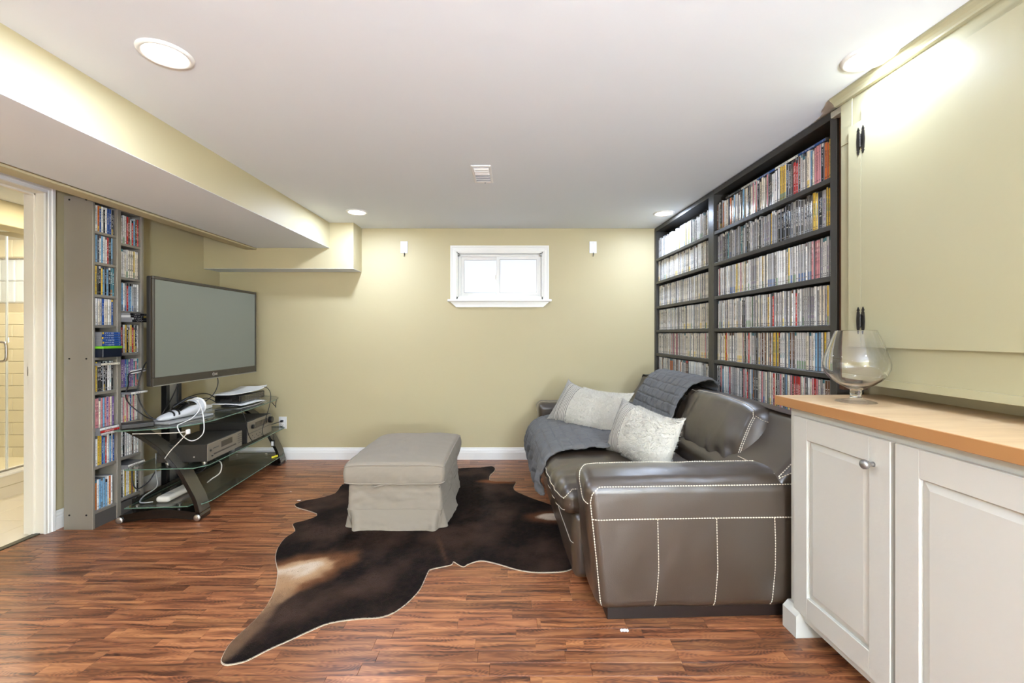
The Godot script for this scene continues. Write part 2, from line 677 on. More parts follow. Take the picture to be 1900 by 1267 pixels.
# ---------------------------------------------------------------- room
func shell() -> void:
	var g := G.new()
	# back wall with the hole for the window
	var zb := -BACK
	var w0 := -0.545
	var w1 := 0.285
	var h0 := 1.565
	var h1 := 2.0
	g.span(Vector3(LEFT - 0.16, -0.1, zb - 0.2), Vector3(w0, CEIL + 0.1, zb))
	g.span(Vector3(w1, -0.1, zb - 0.2), Vector3(1.9, CEIL + 0.1, zb))
	g.span(Vector3(w0, -0.1, zb - 0.2), Vector3(w1, h0, zb))
	g.span(Vector3(w0, h1, zb - 0.2), Vector3(w1, CEIL + 0.1, zb))
	struct("wall_back", g, M.wall)
	# left wall with the doorway (depth 1.86 to 2.667)
	g = G.new()
	g.span(Vector3(LEFT - 0.11, -0.1, zb), Vector3(LEFT, CEIL + 0.1, -2.685))
	g.span(Vector3(LEFT - 0.11, -0.1, -1.84), Vector3(LEFT, CEIL + 0.1, 2.8))
	g.span(Vector3(LEFT - 0.11, 2.075, -2.685), Vector3(LEFT, CEIL + 0.1, -1.84))
	struct("wall_left", g, M.wall)
	# right wall, in its turned frame
	g = G.new()
	g.span(Vector3(1.66, -0.1, -4.45), Vector3(1.82, CEIL + 0.1, 2.9))
	var o := struct("wall_right", g, M.wall)
	o.rotation.y = PHI
	g = G.new()
	g.span(Vector3(LEFT - 0.11, -0.1, 2.6), Vector3(2.2, CEIL + 0.1, 2.75))
	struct("wall_rear", g, M.wall)
	g = G.new()
	g.span(Vector3(LEFT - 0.11, CEIL, zb - 0.1), Vector3(2.2, CEIL + 0.15, 2.75))
	struct("ceiling", g, M.ceiling)
	# long bulkhead under the ceiling: painted side, white underside, thin lip and a shadow gap at its far edge
	g = G.new()
	g.span(Vector3(-2.33, 1.995, -4.041), Vector3(-1.679, CEIL, 2.6))
	var b := struct("trim_1", g, M.wall, self, "long painted bulkhead running under the ceiling above the doorway side")
	g = G.new()
	g.span(Vector3(-2.345, 1.9935, -4.04), Vector3(-1.6788, 1.9951, 2.6))
	part(b, "underside", g, M.ceiling, "white underside of the bulkhead")
	g = G.new()
	g.span(Vector3(-2.44, 1.977, -4.04), Vector3(-2.3455, 1.989, 2.6))
	part(b, "lip", g, M.wall, "thin painted lip along the bulkhead")
	# dropped soffit in the corner
	g = G.new()
	g.span(Vector3(LEFT, 1.806, zb), Vector3(-1.4595, CEIL, -4.041))
	b = struct("trim_2", g, M.wall, self, "low boxed soffit across the corner of the back wall")
	g = G.new()
	g.span(Vector3(LEFT, 1.8045, zb), Vector3(-1.4592, 1.8061, -4.0408))
	part(b, "underside", g, M.ceiling, "pale underside of the soffit")
	# baseboards
	var prof := PackedVector2Array([Vector2(0, 0), Vector2(0.016, 0), Vector2(0.016, 0.07), Vector2(0.013, 0.078), Vector2(0.013, 0.088), Vector2(0.008, 0.098), Vector2(0.007, 0.108), Vector2(0.003, 0.114), Vector2(0, 0.114)])
	g = G.new()
	g.prism(prof, LEFT, 1.36, func(q, s): return Vector3(s, q.y, zb + q.x))
	struct("baseboard_back", g, M.trim)
	g = G.new()
	g.prism(prof, -BACK, -2.72, func(q, s): return Vector3(LEFT + q.x, q.y, s))
	g.prism(prof, -1.79, 2.6, func(q, s): return Vector3(LEFT + q.x, q.y, s))
	struct("baseboard_left", g, M.trim)
	# doorway lining and casing
	var dr := Node3D.new()
	put(self, dr, "door_1")
	dr.set_meta("kind", "structure")
	dr.set_meta("label", "open doorway to the bathroom with cream painted casing")
	g = G.new()
	g.span(Vector3(LEFT - 0.125, 0, -2.686), Vector3(LEFT + 0.012, 2.07, -2.667), 0.002)
	g.span(Vector3(LEFT - 0.125, 0, -1.86), Vector3(LEFT + 0.012, 2.07, -1.841), 0.002)
	g.span(Vector3(LEFT - 0.125, 2.056, -2.686), Vector3(LEFT + 0.012, 2.076, -1.841), 0.002)
	part(dr, "jamb", g, M.jamb)
	g = G.new()
	g.span(Vector3(LEFT - 0.085, 0, -2.668), Vector3(LEFT - 0.05, 2.056, -2.655), 0.002)
	g.span(Vector3(LEFT - 0.085, 2.043, -2.667), Vector3(LEFT - 0.05, 2.057, -1.86), 0.002)
	part(dr, "door_stop", g, M.jamb)
	var cas := PackedVector2Array([Vector2(0, 0), Vector2(0.012, 0), Vector2(0.012, 0.012), Vector2(0.016, 0.016), Vector2(0.016, 0.03), Vector2(0.021, 0.034), Vector2(0.021, 0.05), Vector2(0.017, 0.055), Vector2(0, 0.055)])
	g = G.new()
	g.prism(cas, 0.0, 2.12, func(q, s): return Vector3(LEFT + q.x, s, -2.664 - q.y))
	part(dr, "casing", g, M.trim)
	g = G.new()
	g.prism(cas, 0.0, 2.12, func(q, s): return Vector3(LEFT + q.x, s, -1.863 + q.y))
	part(dr, "casing", g, M.trim)
	g = G.new()
	g.prism(cas, -2.719, -1.808, func(q, s): return Vector3(LEFT + q.x + 0.0005, 2.062 + q.y, s))
	part(dr, "casing", g, M.trim)
	g = G.new()
	g.span(Vector3(LEFT - 0.1, 0.955, -2.666), Vector3(LEFT - 0.072, 1.01, -2.664), 0.0005)
	part(dr, "strike_plate", g, M.silver, "small bright latch plate")
	g = G.new()
	g.span(Vector3(LEFT - 0.093, 0.97, -2.665), Vector3(LEFT - 0.081, 0.997, -2.6635))
	part(dr, "latch_hole", g, M.black)
	g = G.new()
	g.span(Vector3(LEFT - 0.062, -0.002, -2.667), Vector3(LEFT - 0.022, 0.006, -1.86), 0.002)
	part(dr, "threshold", g, M.strip, "dark metal strip between tile and laminate")

func flooring() -> void:
	var g := G.new()
	g.span(Vector3(LEFT - 0.06, -0.12, -BACK), Vector3(2.1, -0.0035, 2.7))
	var fl := struct("floor", g, M.joint)
	var w := 0.0633
	var row := 0
	var z := 1.18
	var singles := []
	var rest := []
	while z < BACK:
		var x := LEFT - 0.04 - rng.randf() * 0.4
		var z1 := minf(z + w, BACK)
		while x < 1.72:
			var ln := rng.randf_range(0.3, 0.52)
			var tone := rng.randf_range(0.6, 0.98)
			var q := [x, minf(x + ln, 1.75), z, z1, tone, rng.randf() * 2.0, rng.randf()]
			x += ln
			if q[1] < LEFT - 0.02:
				continue
			q[0] = maxf(q[0], LEFT - 0.055)
			var xm: float = (q[0] + q[1]) * 0.5
			var seen: bool = absf(xm) < z1 * 1.17 + 0.18 and z1 * 820.0 > 1.0
			var under: bool = xm > 0.5 and z > 1.85 or xm > 1.2
			if seen and not under and singles.size() < 300:
				singles.append(q)
			else:
				rest.append(q)
		z = z1
		row += 1
	for q in singles:
		g = G.new()
		plank(g, q)
		part(fl, "plank", g, M.wood)
	g = G.new()
	for q in rest:
		plank(g, q)
	# the part of the floor behind the camera
	z = 1.18
	while z > -2.6:
		var x := LEFT
		while x < 1.9:
			var ln := rng.randf_range(0.5, 0.9)
			plank(g, [x, minf(x + ln, 1.9), z - w, z, rng.randf_range(0.72, 1.18), rng.randf() * 2.0, rng.randf()])
			x += ln
		z -= w
	part(fl, "planks", g, M.wood, "", "stuff")

func plank(g: G, q: Array) -> void:
	var c := 0.0009
	var x0: float = q[0] + 0.0002
	var x1: float = q[1] - 0.0002
	var z0: float = -q[2] - 0.0002
	var z1: float = -q[3] + 0.0002
	g.tint = Color(q[4], q[4] * (0.97 + 0.06 * (q[5] - floorf(q[5]))), q[4] * 0.97)
	var U := func(p: Vector3) -> Vector2:
		return Vector2((p.x - x0) / 2.0 + q[5], (p.z - z1) / 0.5 + q[6])
	var top := [Vector3(x0 + c, 0, z0 - c), Vector3(x1 - c, 0, z0 - c), Vector3(x1 - c, 0, z1 + c), Vector3(x0 + c, 0, z1 + c)]
	var low := [Vector3(x0, -0.001, z0), Vector3(x1, -0.001, z0), Vector3(x1, -0.001, z1), Vector3(x0, -0.001, z1)]
	var bot := [Vector3(x0, -0.004, z0), Vector3(x1, -0.004, z0), Vector3(x1, -0.004, z1), Vector3(x0, -0.004, z1)]
	g.face(top, Vector3.UP, top.map(U))
	var side := [Vector3(0, 0, 1), Vector3(1, 0, 0), Vector3(0, 0, -1), Vector3(-1, 0, 0)]
	for k in 4:
		var j := (k + 1) % 4
		var e := [top[k], top[j], low[j], low[k]]
		g.face(e, (side[k] + Vector3.UP).normalized(), e.map(U))
		e = [low[k], low[j], bot[j], bot[k]]
		g.face(e, side[k], e.map(U))

func bathroom() -> void:
	var xw := LEFT - 0.11
	var g := G.new()
	g.span(Vector3(-5.4, 2.18, -4.5), Vector3(xw, 2.3, -0.6))
	struct("ceiling_bathroom", g, M.ceiling)
	g = G.new()
	g.span(Vector3(-5.5, -0.12, -4.5), Vector3(-5.38, 2.3, -0.6))
	g.span(Vector3(-5.4, -0.12, -0.7), Vector3(xw, 2.3, -0.6))
	struct("wall_bathroom", g, M.wall)
	# shower end wall with tiles and a glass-block window
	g = G.new()
	var zt := -4.2
	g.span(Vector3(-5.4, -0.12, zt - 0.2), Vector3(xw, 1.50, zt))
	g.span(Vector3(-5.4, 1.93, zt - 0.2), Vector3(xw, 2.3, zt))
	g.span(Vector3(-5.4, 1.5, zt - 0.2), Vector3(-5.02, 1.93, zt))
	g.span(Vector3(-4.33, 1.5, zt - 0.2), Vector3(xw, 1.93, zt))
	var wt := struct("wall_shower", g, M.grout)
	var th := 0.116
	var tw := 0.3
	for r in 13:
		var y := 0.02 + r * th
		if y + th > 1.52 and r < 13:
			continue
		for c in 6:
			var x := -5.35 + c * tw + (tw * 0.5 if r % 2 else 0.0)
			if x > -3.75:
				continue
			g = G.new()
			g.cbox(Vector3(x + tw * 0.5, y + th * 0.5, zt + 0.003), Vector3(tw - 0.005, th - 0.005, 0.012), 0.002)
			part(wt, "tile", g, M.tile)
	for c in 6:
		g = G.new()
		var x := -5.35 + c * tw
		g.cbox(Vector3(x + tw * 0.5, 2.02, zt + 0.003), Vector3(tw - 0.005, 0.16, 0.012), 0.002)
		part(wt, "tile", g, M.tile)
	var win := Node3D.new()
	put(self, win, "window_2")
	win.set_meta("kind", "structure")
	win.set_meta("label", "glass block window in the shower wall beyond the doorway")
	for r in 2:
		for c in 5:
			g = G.new()
			g.sbox(Vector3(-4.95 + c * 0.134, 1.61 + r * 0.206, zt - 0.05), Vector3(0.128, 0.2, 0.08), 0.012, Vector3i(1, 1, 1), 2)
			part(win, "glass_block", g, M.block)
	g = G.new()
	for r in 3:
		g.span(Vector3(-5.02, 1.504 + r * 0.206, zt - 0.06), Vector3(-4.33, 1.512 + r * 0.206, zt - 0.03))
	for c in 6:
		g.span(Vector3(-5.02 + c * 0.134, 1.5, zt - 0.06), Vector3(-5.014 + c * 0.134, 1.93, zt - 0.03))
	part(win, "mortar", g, M.trim)
	# floor
	g = G.new()
	g.span(Vector3(-3.74, -0.12, -4.2), Vector3(xw + 0.05, -0.004, -0.6))
	var fl := struct("floor_bathroom", g, M.grout)
	var s := 0.362
	for i in 3:
		for j in 9:
			var x1 := xw + 0.045 - (0.195 if i > 0 else 0.0) - maxi(i - 1, 0) * s
			var x0 := x1 - (0.195 if i == 0 else s)
			x0 = maxf(x0, -3.735)
			var z0 := -2.86 + (j - 4) * s
			if x1 - x0 < 0.02 or z0 < -4.2 + s * 0.2:
				continue
			g = G.new()
			g.cbox(Vector3((x0 + x1) * 0.5, -0.002, z0 + s * 0.5), Vector3(x1 - x0 - 0.004, 0.008, s - 0.004), 0.0015)
			part(fl, "tile", g, M.floortile)
	# shower curb, pan and header
	g = G.new()
	g.span(Vector3(-3.86, -0.1, -4.2), Vector3(-3.73, 0.165, -0.7), 0.003)
	var curb := struct("trim_3", g, M.floortile, self, "tiled shower curb beyond the doorway")
	g = G.new()
	g.span(Vector3(-3.875, 0.165, -4.2), Vector3(-3.715, 0.182, -0.7), 0.003)
	part(curb, "curb_cap", g, M.trim)
	g = G.new()
	g.span(Vector3(-3.732, 0.085, -4.2), Vector3(-3.727, 0.09, -0.7))
	part(curb, "joint", g, M.grout)
	g = G.new()
	g.span(Vector3(-5.4, -0.12, -4.2), Vector3(-3.86, 0.04, -0.7))
	struct("floor_shower", g, M.tile)
	g = G.new()
	g.span(Vector3(-3.9, 2.0, -4.2), Vector3(-3.7, 2.18, -0.7), 0.004)
	struct("trim_4", g, M.wall, self, "painted header over the shower")
	# glass door with a pull handle through it
	var d := thing("shower_door", "clear glass shower door with a square chrome pull handle", "shower door", Vector3(-3.8, 0.182, -3.2))
	g = G.new()
	g.span(Vector3(-0.005, 0.008, -0.11), Vector3(0.005, 1.76, 0.75), 0.001)
	part(d, "panel", g, M.pane)
	g = G.new()
	g.span(Vector3(-0.006, 0.008, -0.122), Vector3(0.006, 1.76, -0.112), 0.001)
	part(d, "edge_seal", g, M.block)
	g = G.new()
	g.span(Vector3(-0.012, 0.0, -0.98), Vector3(0.012, 0.01, 0.75), 0.001)
	part(d, "bottom_rail", g, M.steel)
	g = G.new()
	g.span(Vector3(-0.005, 0.008, -0.98), Vector3(0.005, 1.76, -0.124), 0.001)
	part(d, "fixed_panel", g, M.pane)
	g = G.new()
	var pts := []
	for k in 33:      # square loop with round corners through the glass
		var a := TAU * k / 32.0
		var cx := signf(cos(a)) * pow(absf(cos(a)), 0.4) * 0.062
		var cy := signf(sin(a)) * pow(absf(sin(a)), 0.4) * 0.072
		pts.append(Vector3(cx, 0.895 + cy, -0.06))
	g.tube(pts, 0.009, 10, false)
	part(d, "handle", g, M.silver, "square chrome pull handle")

# ---------------------------------------------------------------- disc cases
const PAL := [["white", 244, 242, 237], ["cream", 232, 222, 200], ["pale grey", 212, 208, 203], ["silver grey", 166, 164, 162], ["dark grey", 84, 82, 80], ["black", 28, 27, 28],
	["red", 190, 44, 40], ["orange", 214, 110, 44], ["yellow", 226, 186, 60], ["green", 84, 130, 76], ["teal", 70, 124, 134], ["light blue", 120, 168, 204], ["blue", 46, 84, 156],
	["purple", 112, 84, 140], ["pink", 206, 130, 134], ["brown", 112, 76, 54]]
var spine_mat: StandardMaterial3D
var spine_mesh := {}

func spine_atlas() -> void:
	var im := Image.create(2048, 256, false, Image.FORMAT_RGB8)
	var r := RandomNumberGenerator.new()
	r.seed = 77
	for k in 64:
		var p = PAL[k % 16]
		var base := S(p[1], p[2], p[3])
		var x0 := k * 32
		im.fill_rect(Rect2i(x0, 0, 32, 256), base)
		var dark := base.get_luminance() < 0.45
		var ink := S(235, 230, 222) if dark else S(40, 36, 38)
		var second: Array = PAL[r.randi() % 16]
		var style := k / 16
		# bands of a second colour
		if style == 1:
			im.fill_rect(Rect2i(x0, 0, 32, 26), S(second[1], second[2], second[3]))
		if style == 2:
			im.fill_rect(Rect2i(x0, 196, 32, 60), base.lerp(S(second[1], second[2], second[3]), 0.6))
		if style == 3:
			for q in 7:
				im.fill_rect(Rect2i(x0 + r.randi() % 20, 20 + r.randi() % 200, 6 + r.randi() % 8, 10 + r.randi() % 26), base.lerp(S(second[1], second[2], second[3]), 0.45))
		# title as rows of unreadable marks
		var y := 34 + r.randi() % 30
		var end := 150 + r.randi() % 50
		while y < end:
			var hh := 3 + r.randi() % 6
			if r.randf() < 0.85:
				im.fill_rect(Rect2i(x0 + 9 + r.randi() % 4, y, 8 + r.randi() % 8, hh), base.lerp(ink, 0.75 if dark else 0.33))
			y += hh + 2 + r.randi() % 3
		# maker's mark and format strip
		im.fill_rect(Rect2i(x0 + 8, 224, 16, 8), base.lerp(ink, 0.4))
		if r.randf() < 0.6:
			im.fill_rect(Rect2i(x0 + 6, 238, 20, 5), base.lerp(ink, 0.45))
		# spine edges: a dark line on each side, a pale line inside one
		im.fill_rect(Rect2i(x0, 0, 3, 256), base.lerp(S(24, 24, 26), 0.42))
		im.fill_rect(Rect2i(x0 + 29, 0, 3, 256), base.lerp(S(24, 24, 26), 0.15))
		im.fill_rect(Rect2i(x0 + 3, 0, 2, 256), base.lerp(Color.WHITE, 0.45))
		im.fill_rect(Rect2i(x0, 250, 32, 6), S(120, 120, 122) if style != 2 else S(190, 190, 190))
		im.fill_rect(Rect2i(x0, 0, 32, 4), S(60, 60, 62) if style != 2 else S(200, 200, 200))
	spine_mat = mat(Color.WHITE, 0.22, {"spec": 0.5})
	spine_mat.albedo_texture = ImageTexture.create_from_image(im)

# a case standing with its spine towards +x; origin at the middle of its foot
func case_shape(g: G, k: int, w: float, h: float, d: float) -> void:
	var u0 := (k * 32 + 1.0) / 2048.0
	var u1 := (k * 32 + 31.0) / 2048.0
	var hw := w * 0.5
	var prof := [[0.0, -hw], [-0.0012, -hw * 0.999], [0.0, -hw * 0.72], [0.0012, 0.0], [0.0, hw * 0.72], [-0.0012, hw * 0.999]]
	prof.remove_at(0)
	for i in 4:
		var a: Array = prof[i]
		var b: Array = prof[i + 1]
		var nn := Vector3(b[1] - a[1], 0, -(b[0] - a[0])).normalized()
		var ua := lerpf(u0, u1, (a[1] + hw) / w)
		var ub := lerpf(u0, u1, (b[1] + hw) / w)
		g.face([Vector3(a[0], 0, a[1]), Vector3(b[0], 0, b[1]), Vector3(b[0], h, b[1]), Vector3(a[0], h, a[1])], nn, [Vector2(ua, 0.995), Vector2(ub, 0.995), Vector2(ub, 0.005), Vector2(ua, 0.005)])
	var e := Vector2((k * 32 + 16.0) / 2048.0, 0.99)
	var z0 := -hw
	var z1 := hw
	for f in [[Vector3(0, 1, 0), [Vector3(0, h, z0), Vector3(0, h, z1), Vector3(-d, h, z1), Vector3(-d, h, z0)]], [Vector3(0, -1, 0), [Vector3(0, 0, z0), Vector3(0, 0, z1), Vector3(-d, 0, z1), Vector3(-d, 0, z0)]],
		[Vector3(0, 0, -1), [Vector3(0, 0, z0), Vector3(0, h, z0), Vector3(-d, h, z0), Vector3(-d, 0, z0)]], [Vector3(0, 0, 1), [Vector3(0, 0, z1), Vector3(0, h, z1), Vector3(-d, h, z1), Vector3(-d, 0, z1)]],
		[Vector3(-1, 0, 0), [Vector3(-d, 0, z0), Vector3(-d, h, z0), Vector3(-d, h, z1), Vector3(-d, 0, z1)]]]:
		g.face(f[1], f[0], [e, e, e, e])

func case_mesh(k: int, w: float, h: float) -> ArrayMesh:
	var key := "%d %.4f %.3f" % [k, w, h]
	if not spine_mesh.has(key):
		var g := G.new()
		case_shape(g, k, w, h, 0.125)
		spine_mesh[key] = g.mesh()
	return spine_mesh[key]

# weights over PAL for the look of one row
func pick(weights: Dictionary) -> int:
	var sum := 0.0
	for c in weights:
		sum += weights[c]
	var t := rng.randf() * sum
	for c in weights:
		t -= weights[c]
		if t <= 0.0:
			return c + 16 * (rng.randi() % 4)
	return 0

const ROWS_NEAR := [
	{0: 5, 4: 2, 5: 4, 6: 2, 7: 2, 8: 2, 11: 2, 12: 1, 14: 2, 1: 3, 15: 1, 2: 2},
	{2: 3, 3: 6, 4: 4, 5: 2, 7: 1, 8: 1, 10: 1, 0: 1},
	{0: 4, 1: 2, 2: 6, 3: 4, 7: 1, 8: 1, 14: 1},
	{0: 4, 1: 3, 2: 5, 3: 4, 5: 2, 6: 1, 8: 1, 9: 1},
	{0: 3, 1: 5, 2: 5, 3: 3, 5: 1, 6: 1, 8: 2, 14: 1, 15: 1, 11: 1},
	{0: 3, 1: 2, 2: 4, 3: 2, 11: 2, 13: 1, 14: 2, 6: 1, 15: 2, 5: 1, 4: 2},
	{0: 2, 2: 2, 5: 2, 6: 2, 11: 2, 4: 2}]
const ROWS_FAR := [
	{0: 8, 1: 3, 2: 3, 3: 1, 8: 1, 5: 1}, {1: 6, 0: 3, 2: 3}, {1: 7, 0: 2, 2: 3}, {1: 6, 0: 3, 2: 4, 3: 1}, {1: 7, 0: 2, 2: 3, 14: 1}, {1: 4, 0: 3, 2: 2, 15: 2, 6: 1, 7: 1}, {1: 3, 15: 2}]
const SHELF := [1.925, 1.706, 1.472, 1.247, 1.026, 0.8015, 0.577, 0.352, 0.12]

func bookcase() -> void:
	spine_atlas()
	var o := Vector3(1.59, 0, -3.1)
	var t := thing("wall_bookcase", "tall black two-bay bookcase full of disc cases behind the leather sofa", "bookcase", R(1.59, 0, 3.1), PHI)
	var xf := 1.528
	var xb := 1.655
	for q in [[1.925, 1.965], [3.045, 3.123], [4.162, 4.207]]:
		var g := moved(o)
		g.span(Vector3(xf, 0, -q[1]), Vector3(xb, 2.221, -q[0]), 0.002)
		part(t, "upright", g, M.bookcase)
	var g := moved(o)
	g.span(Vector3(xf + 0.001, 2.186, -3.046), Vector3(xb, 2.2215, -1.964), 0.002)
	g.span(Vector3(xf + 0.001, 2.186, -4.163), Vector3(xb, 2.2215, -3.122), 0.002)
	part(t, "top_rail", g, M.bookcase)
	g = moved(o)
	g.span(Vector3(xb - 0.006, 0.02, -4.2), Vector3(xb, 2.2, -1.93))
	part(t, "back_panel", g, M.matte)
	for y in SHELF:
		for bay in [[1.9655, 3.0445], [3.1235, 4.1615]]:
			g = moved(o)
			g.span(Vector3(xf + 0.002, y - 0.024, -bay[1]), Vector3(xb, y, -bay[0]), 0.0015)
			part(t, "shelf", g, M.bookcase)
	# bare timber between the bookcase and the cupboard, and the little cream end of the cornice
	g = moved(o)
	g.span(Vector3(1.54, 0.96, -1.9235), Vector3(1.65, 2.19, -1.9))
	part(t, "filler_strip", g, M.rawwood, "bare brown timber strip")
	var ends := {}
	var rest := G.new()
	rest.t = Transform3D(Basis(Vector3.UP, PI), Vector3.ZERO)
	var singles := 0
	for row in 7:
		for bay in 2:
			var d := 1.968 if bay == 0 else 3.126
			var end := 3.0435 if bay == 0 else 4.16
			var k := 0
			var w8: Dictionary = (ROWS_NEAR if bay == 0 else ROWS_FAR)[row]
			var run := 0
			var last := 0
			while true:
				if run <= 0:
					last = pick(w8)
					run = 1 + (rng.randi() % 4 if rng.randf() < (0.5 if row == 1 else 0.2) else 0)
				run -= 1
				var w: float = [0.0105, 0.0135, 0.0145, 0.0155][rng.randi() % 4]
				if row == 0 and bay == 0 and rng.randf() < 0.3:
					w = 0.021
				if row == 1 and bay == 0 and rng.randf() < 0.3:
					w = 0.024
				var h: float = [0.188, 0.19, 0.191][rng.randi() % 3]
				if row == 0:
					h = [0.178, 0.19, 0.196, 0.186][rng.randi() % 4] if bay == 0 else [0.18, 0.19, 0.175][rng.randi() % 3]
				elif row == 1 and bay == 0:
					h = [0.178, 0.182, 0.19][rng.randi() % 3]
				if d + w > end:
					break
				k += 1
				var x := xf + 0.024 + rng.randf_range(-0.004, 0.004)
				var dm := d + w * 0.5
				# past the three hundred that show largest, and the hidden seventh row, the rest is one object
				var single: bool = bay == 0 and row < 6 and k <= 50
				if single and row == 5 and k > 48:
					single = false
				if row == 6 and (bay == 1 or k > 22):
					break
				if single and row == 5 and k < 1:
					single = false
				if single:
					var b := MeshInstance3D.new()
					b.mesh = case_mesh(last, w, h)
					b.material_override = spine_mat
					put(self, b, "disc_case")
					b.position = R(x, SHELF[row] + 0.0002, dm)
					b.rotation.y = PHI + PI
					tag(b, "%s disc case, %s from the near end, %s shelf down, black wall bookcase" % [PAL[last % 16][0], ordinal(k), ordinal(row + 1)], "disc case", "disc cases on the near bay of the black bookcase")
					singles += 1
				else:
					rest.t = Transform3D(Basis(Vector3.UP, PI), Vector3(x, SHELF[row] + 0.0002, -dm))
					case_shape(rest, last, w, h, 0.115)
				d += w + 0.0003
	var re := solo("disc_cases", rest, spine_mat, "packed rows of pale disc cases filling the far bay of the black wall bookcase", "disc cases")
	re.set_meta("kind", "stuff")
	re.rotation.y = PHI
	# a few cases laid flat on the top row
	var flat := [[2.03, 12, 0.19], [2.22, 0, 0.19], [2.39, 12, 0.17], [2.56, 2, 0.19], [2.75, 5, 0.19]]
	var nm := ["blue", "white", "blue", "pale grey", "black"]
	for i in flat.size():
		var b := MeshInstance3D.new()
		b.mesh = case_mesh(flat[i][1], 0.0145, 0.19)
		b.material_override = spine_mat
		put(self, b, "flat_disc_case")
		b.transform = Transform3D(Basis(Vector3.UP, PHI + PI) * Basis(Vector3.RIGHT, PI / 2.0), R(xf + 0.03, SHELF[0] + 0.1965 + 0.0075, flat[i][0]))
		tag(b, "%s case laid flat, %s from the near end, atop the top row" % [nm[i], ordinal(i + 1)], "disc case", "cases laid flat on the top row")

# ---------------------------------------------------------------- cupboards on the right-hand wall
func upper_cabinet() -> void:
	var o := Vector3(1.55, 1.0, -1.2)
	var t := thing("upper_cabinet", "large olive cream painted wall cupboard with black hinges above the wooden counter", "cabinet", R(1.55, 1.0, 1.2), PHI)
	var g := moved(o)
	g.span(Vector3(1.486, 1.003, -1.848), Vector3(1.655, 2.205, 0.6), 0.001)
	part(t, "carcass", g, M.cabwall)
	g = moved(o)
	g.span(Vector3(1.4805, 1.003, -1.842), Vector3(1.487, 1.031, 0.6), 0.001)
	part(t, "bottom_rail", g, M.cabwall)
	g = moved(o)
	g.span(Vector3(1.4835, 2.012, -1.8455), Vector3(1.487, 2.2, -1.786), 0.001)
	part(t, "filler_board", g, M.cabwall)
	g = moved(o)
	g.span(Vector3(1.467, 1.154, -1.785), Vector3(1.487, 2.066, -1.7212), 0.0007)
	part(t, "hinge_stile", g, M.cabwall)
	g = moved(o)
	g.span(Vector3(1.467, 1.154, -1.7205), Vector3(1.4855, 2.13, -0.62), 0.0008)
	var dr := part(t, "door", g, M.cabwall)
	g = moved(o)
	g.span(Vector3(1.467, 1.154, -0.617), Vector3(1.4855, 2.13, 0.5), 0.002)
	part(t, "door", g, M.cabwall)
	# wrought hinges in the shape of a bat's wings
	for y in [1.985, 1.26]:
		g = moved(o)
		for s in [-1.0, 1.0]:
			var zc: float = -1.7215 + s * 0.0115
			var pts := []
			var prof := [[-0.056, 0.0005], [-0.046, 0.005], [-0.042, 0.007], [-0.039, 0.003], [-0.034, 0.0065], [0.0, 0.009], [0.034, 0.0065], [0.039, 0.003], [0.042, 0.007], [0.046, 0.005], [0.056, 0.0005]]
			var poly := PackedVector2Array()
			for q in prof:
				poly.append(Vector2(zc + q[1], y + q[0] + s * -0.0))
			for k in range(prof.size() - 1, -1, -1):
				poly.append(Vector2(zc - prof[k][1], y + prof[k][0]))
			g.prism(poly, 1.4645, 1.4675, func(q, x): return Vector3(x, q.y, q.x))
		g.span(Vector3(1.4645, y - 0.022, -1.733), Vector3(1.4672, y + 0.022, -1.710))
		g.cyl(Vector3(1.463, y - 0.026, -1.7215), Vector3(1.463, y + 0.026, -1.7215), 0.0042, 10)
		for k in 4:
			g.cyl(Vector3(1.463, y - 0.02 + k * 0.0125, -1.7215), Vector3(1.463, y - 0.0165 + k * 0.0125, -1.7215), 0.0052, 10)
		part(dr, "hinge", g, M.iron, "dark wrought iron hinge")
	# cornice against the ceiling
	g = G.new()
	var cr := PackedVector2Array([Vector2(1.487, 2.19), Vector2(1.468, 2.19), Vector2(1.466, 2.196), Vector2(1.46, 2.205), Vector2(1.451, 2.212), Vector2(1.446, 2.218), Vector2(1.446, 2.2255), Vector2(1.487, 2.2255)])
	g.prism(cr, -1.862, 0.6, func(q, s): return Vector3(q.x, q.y, s))
	var c := struct("trim_5", g, M.cabwall, self, "painted cornice between the upper cupboard and the ceiling")
	c.rotation.y = PHI
	g = G.new()
	g.span(Vector3(1.506, 2.176, -1.935), Vector3(1.552, 2.204, -1.853), 0.003)
	c = struct("trim_6", g, M.cream, self, "short cream block of moulding above the bookcase corner")
	c.rotation.y = PHI

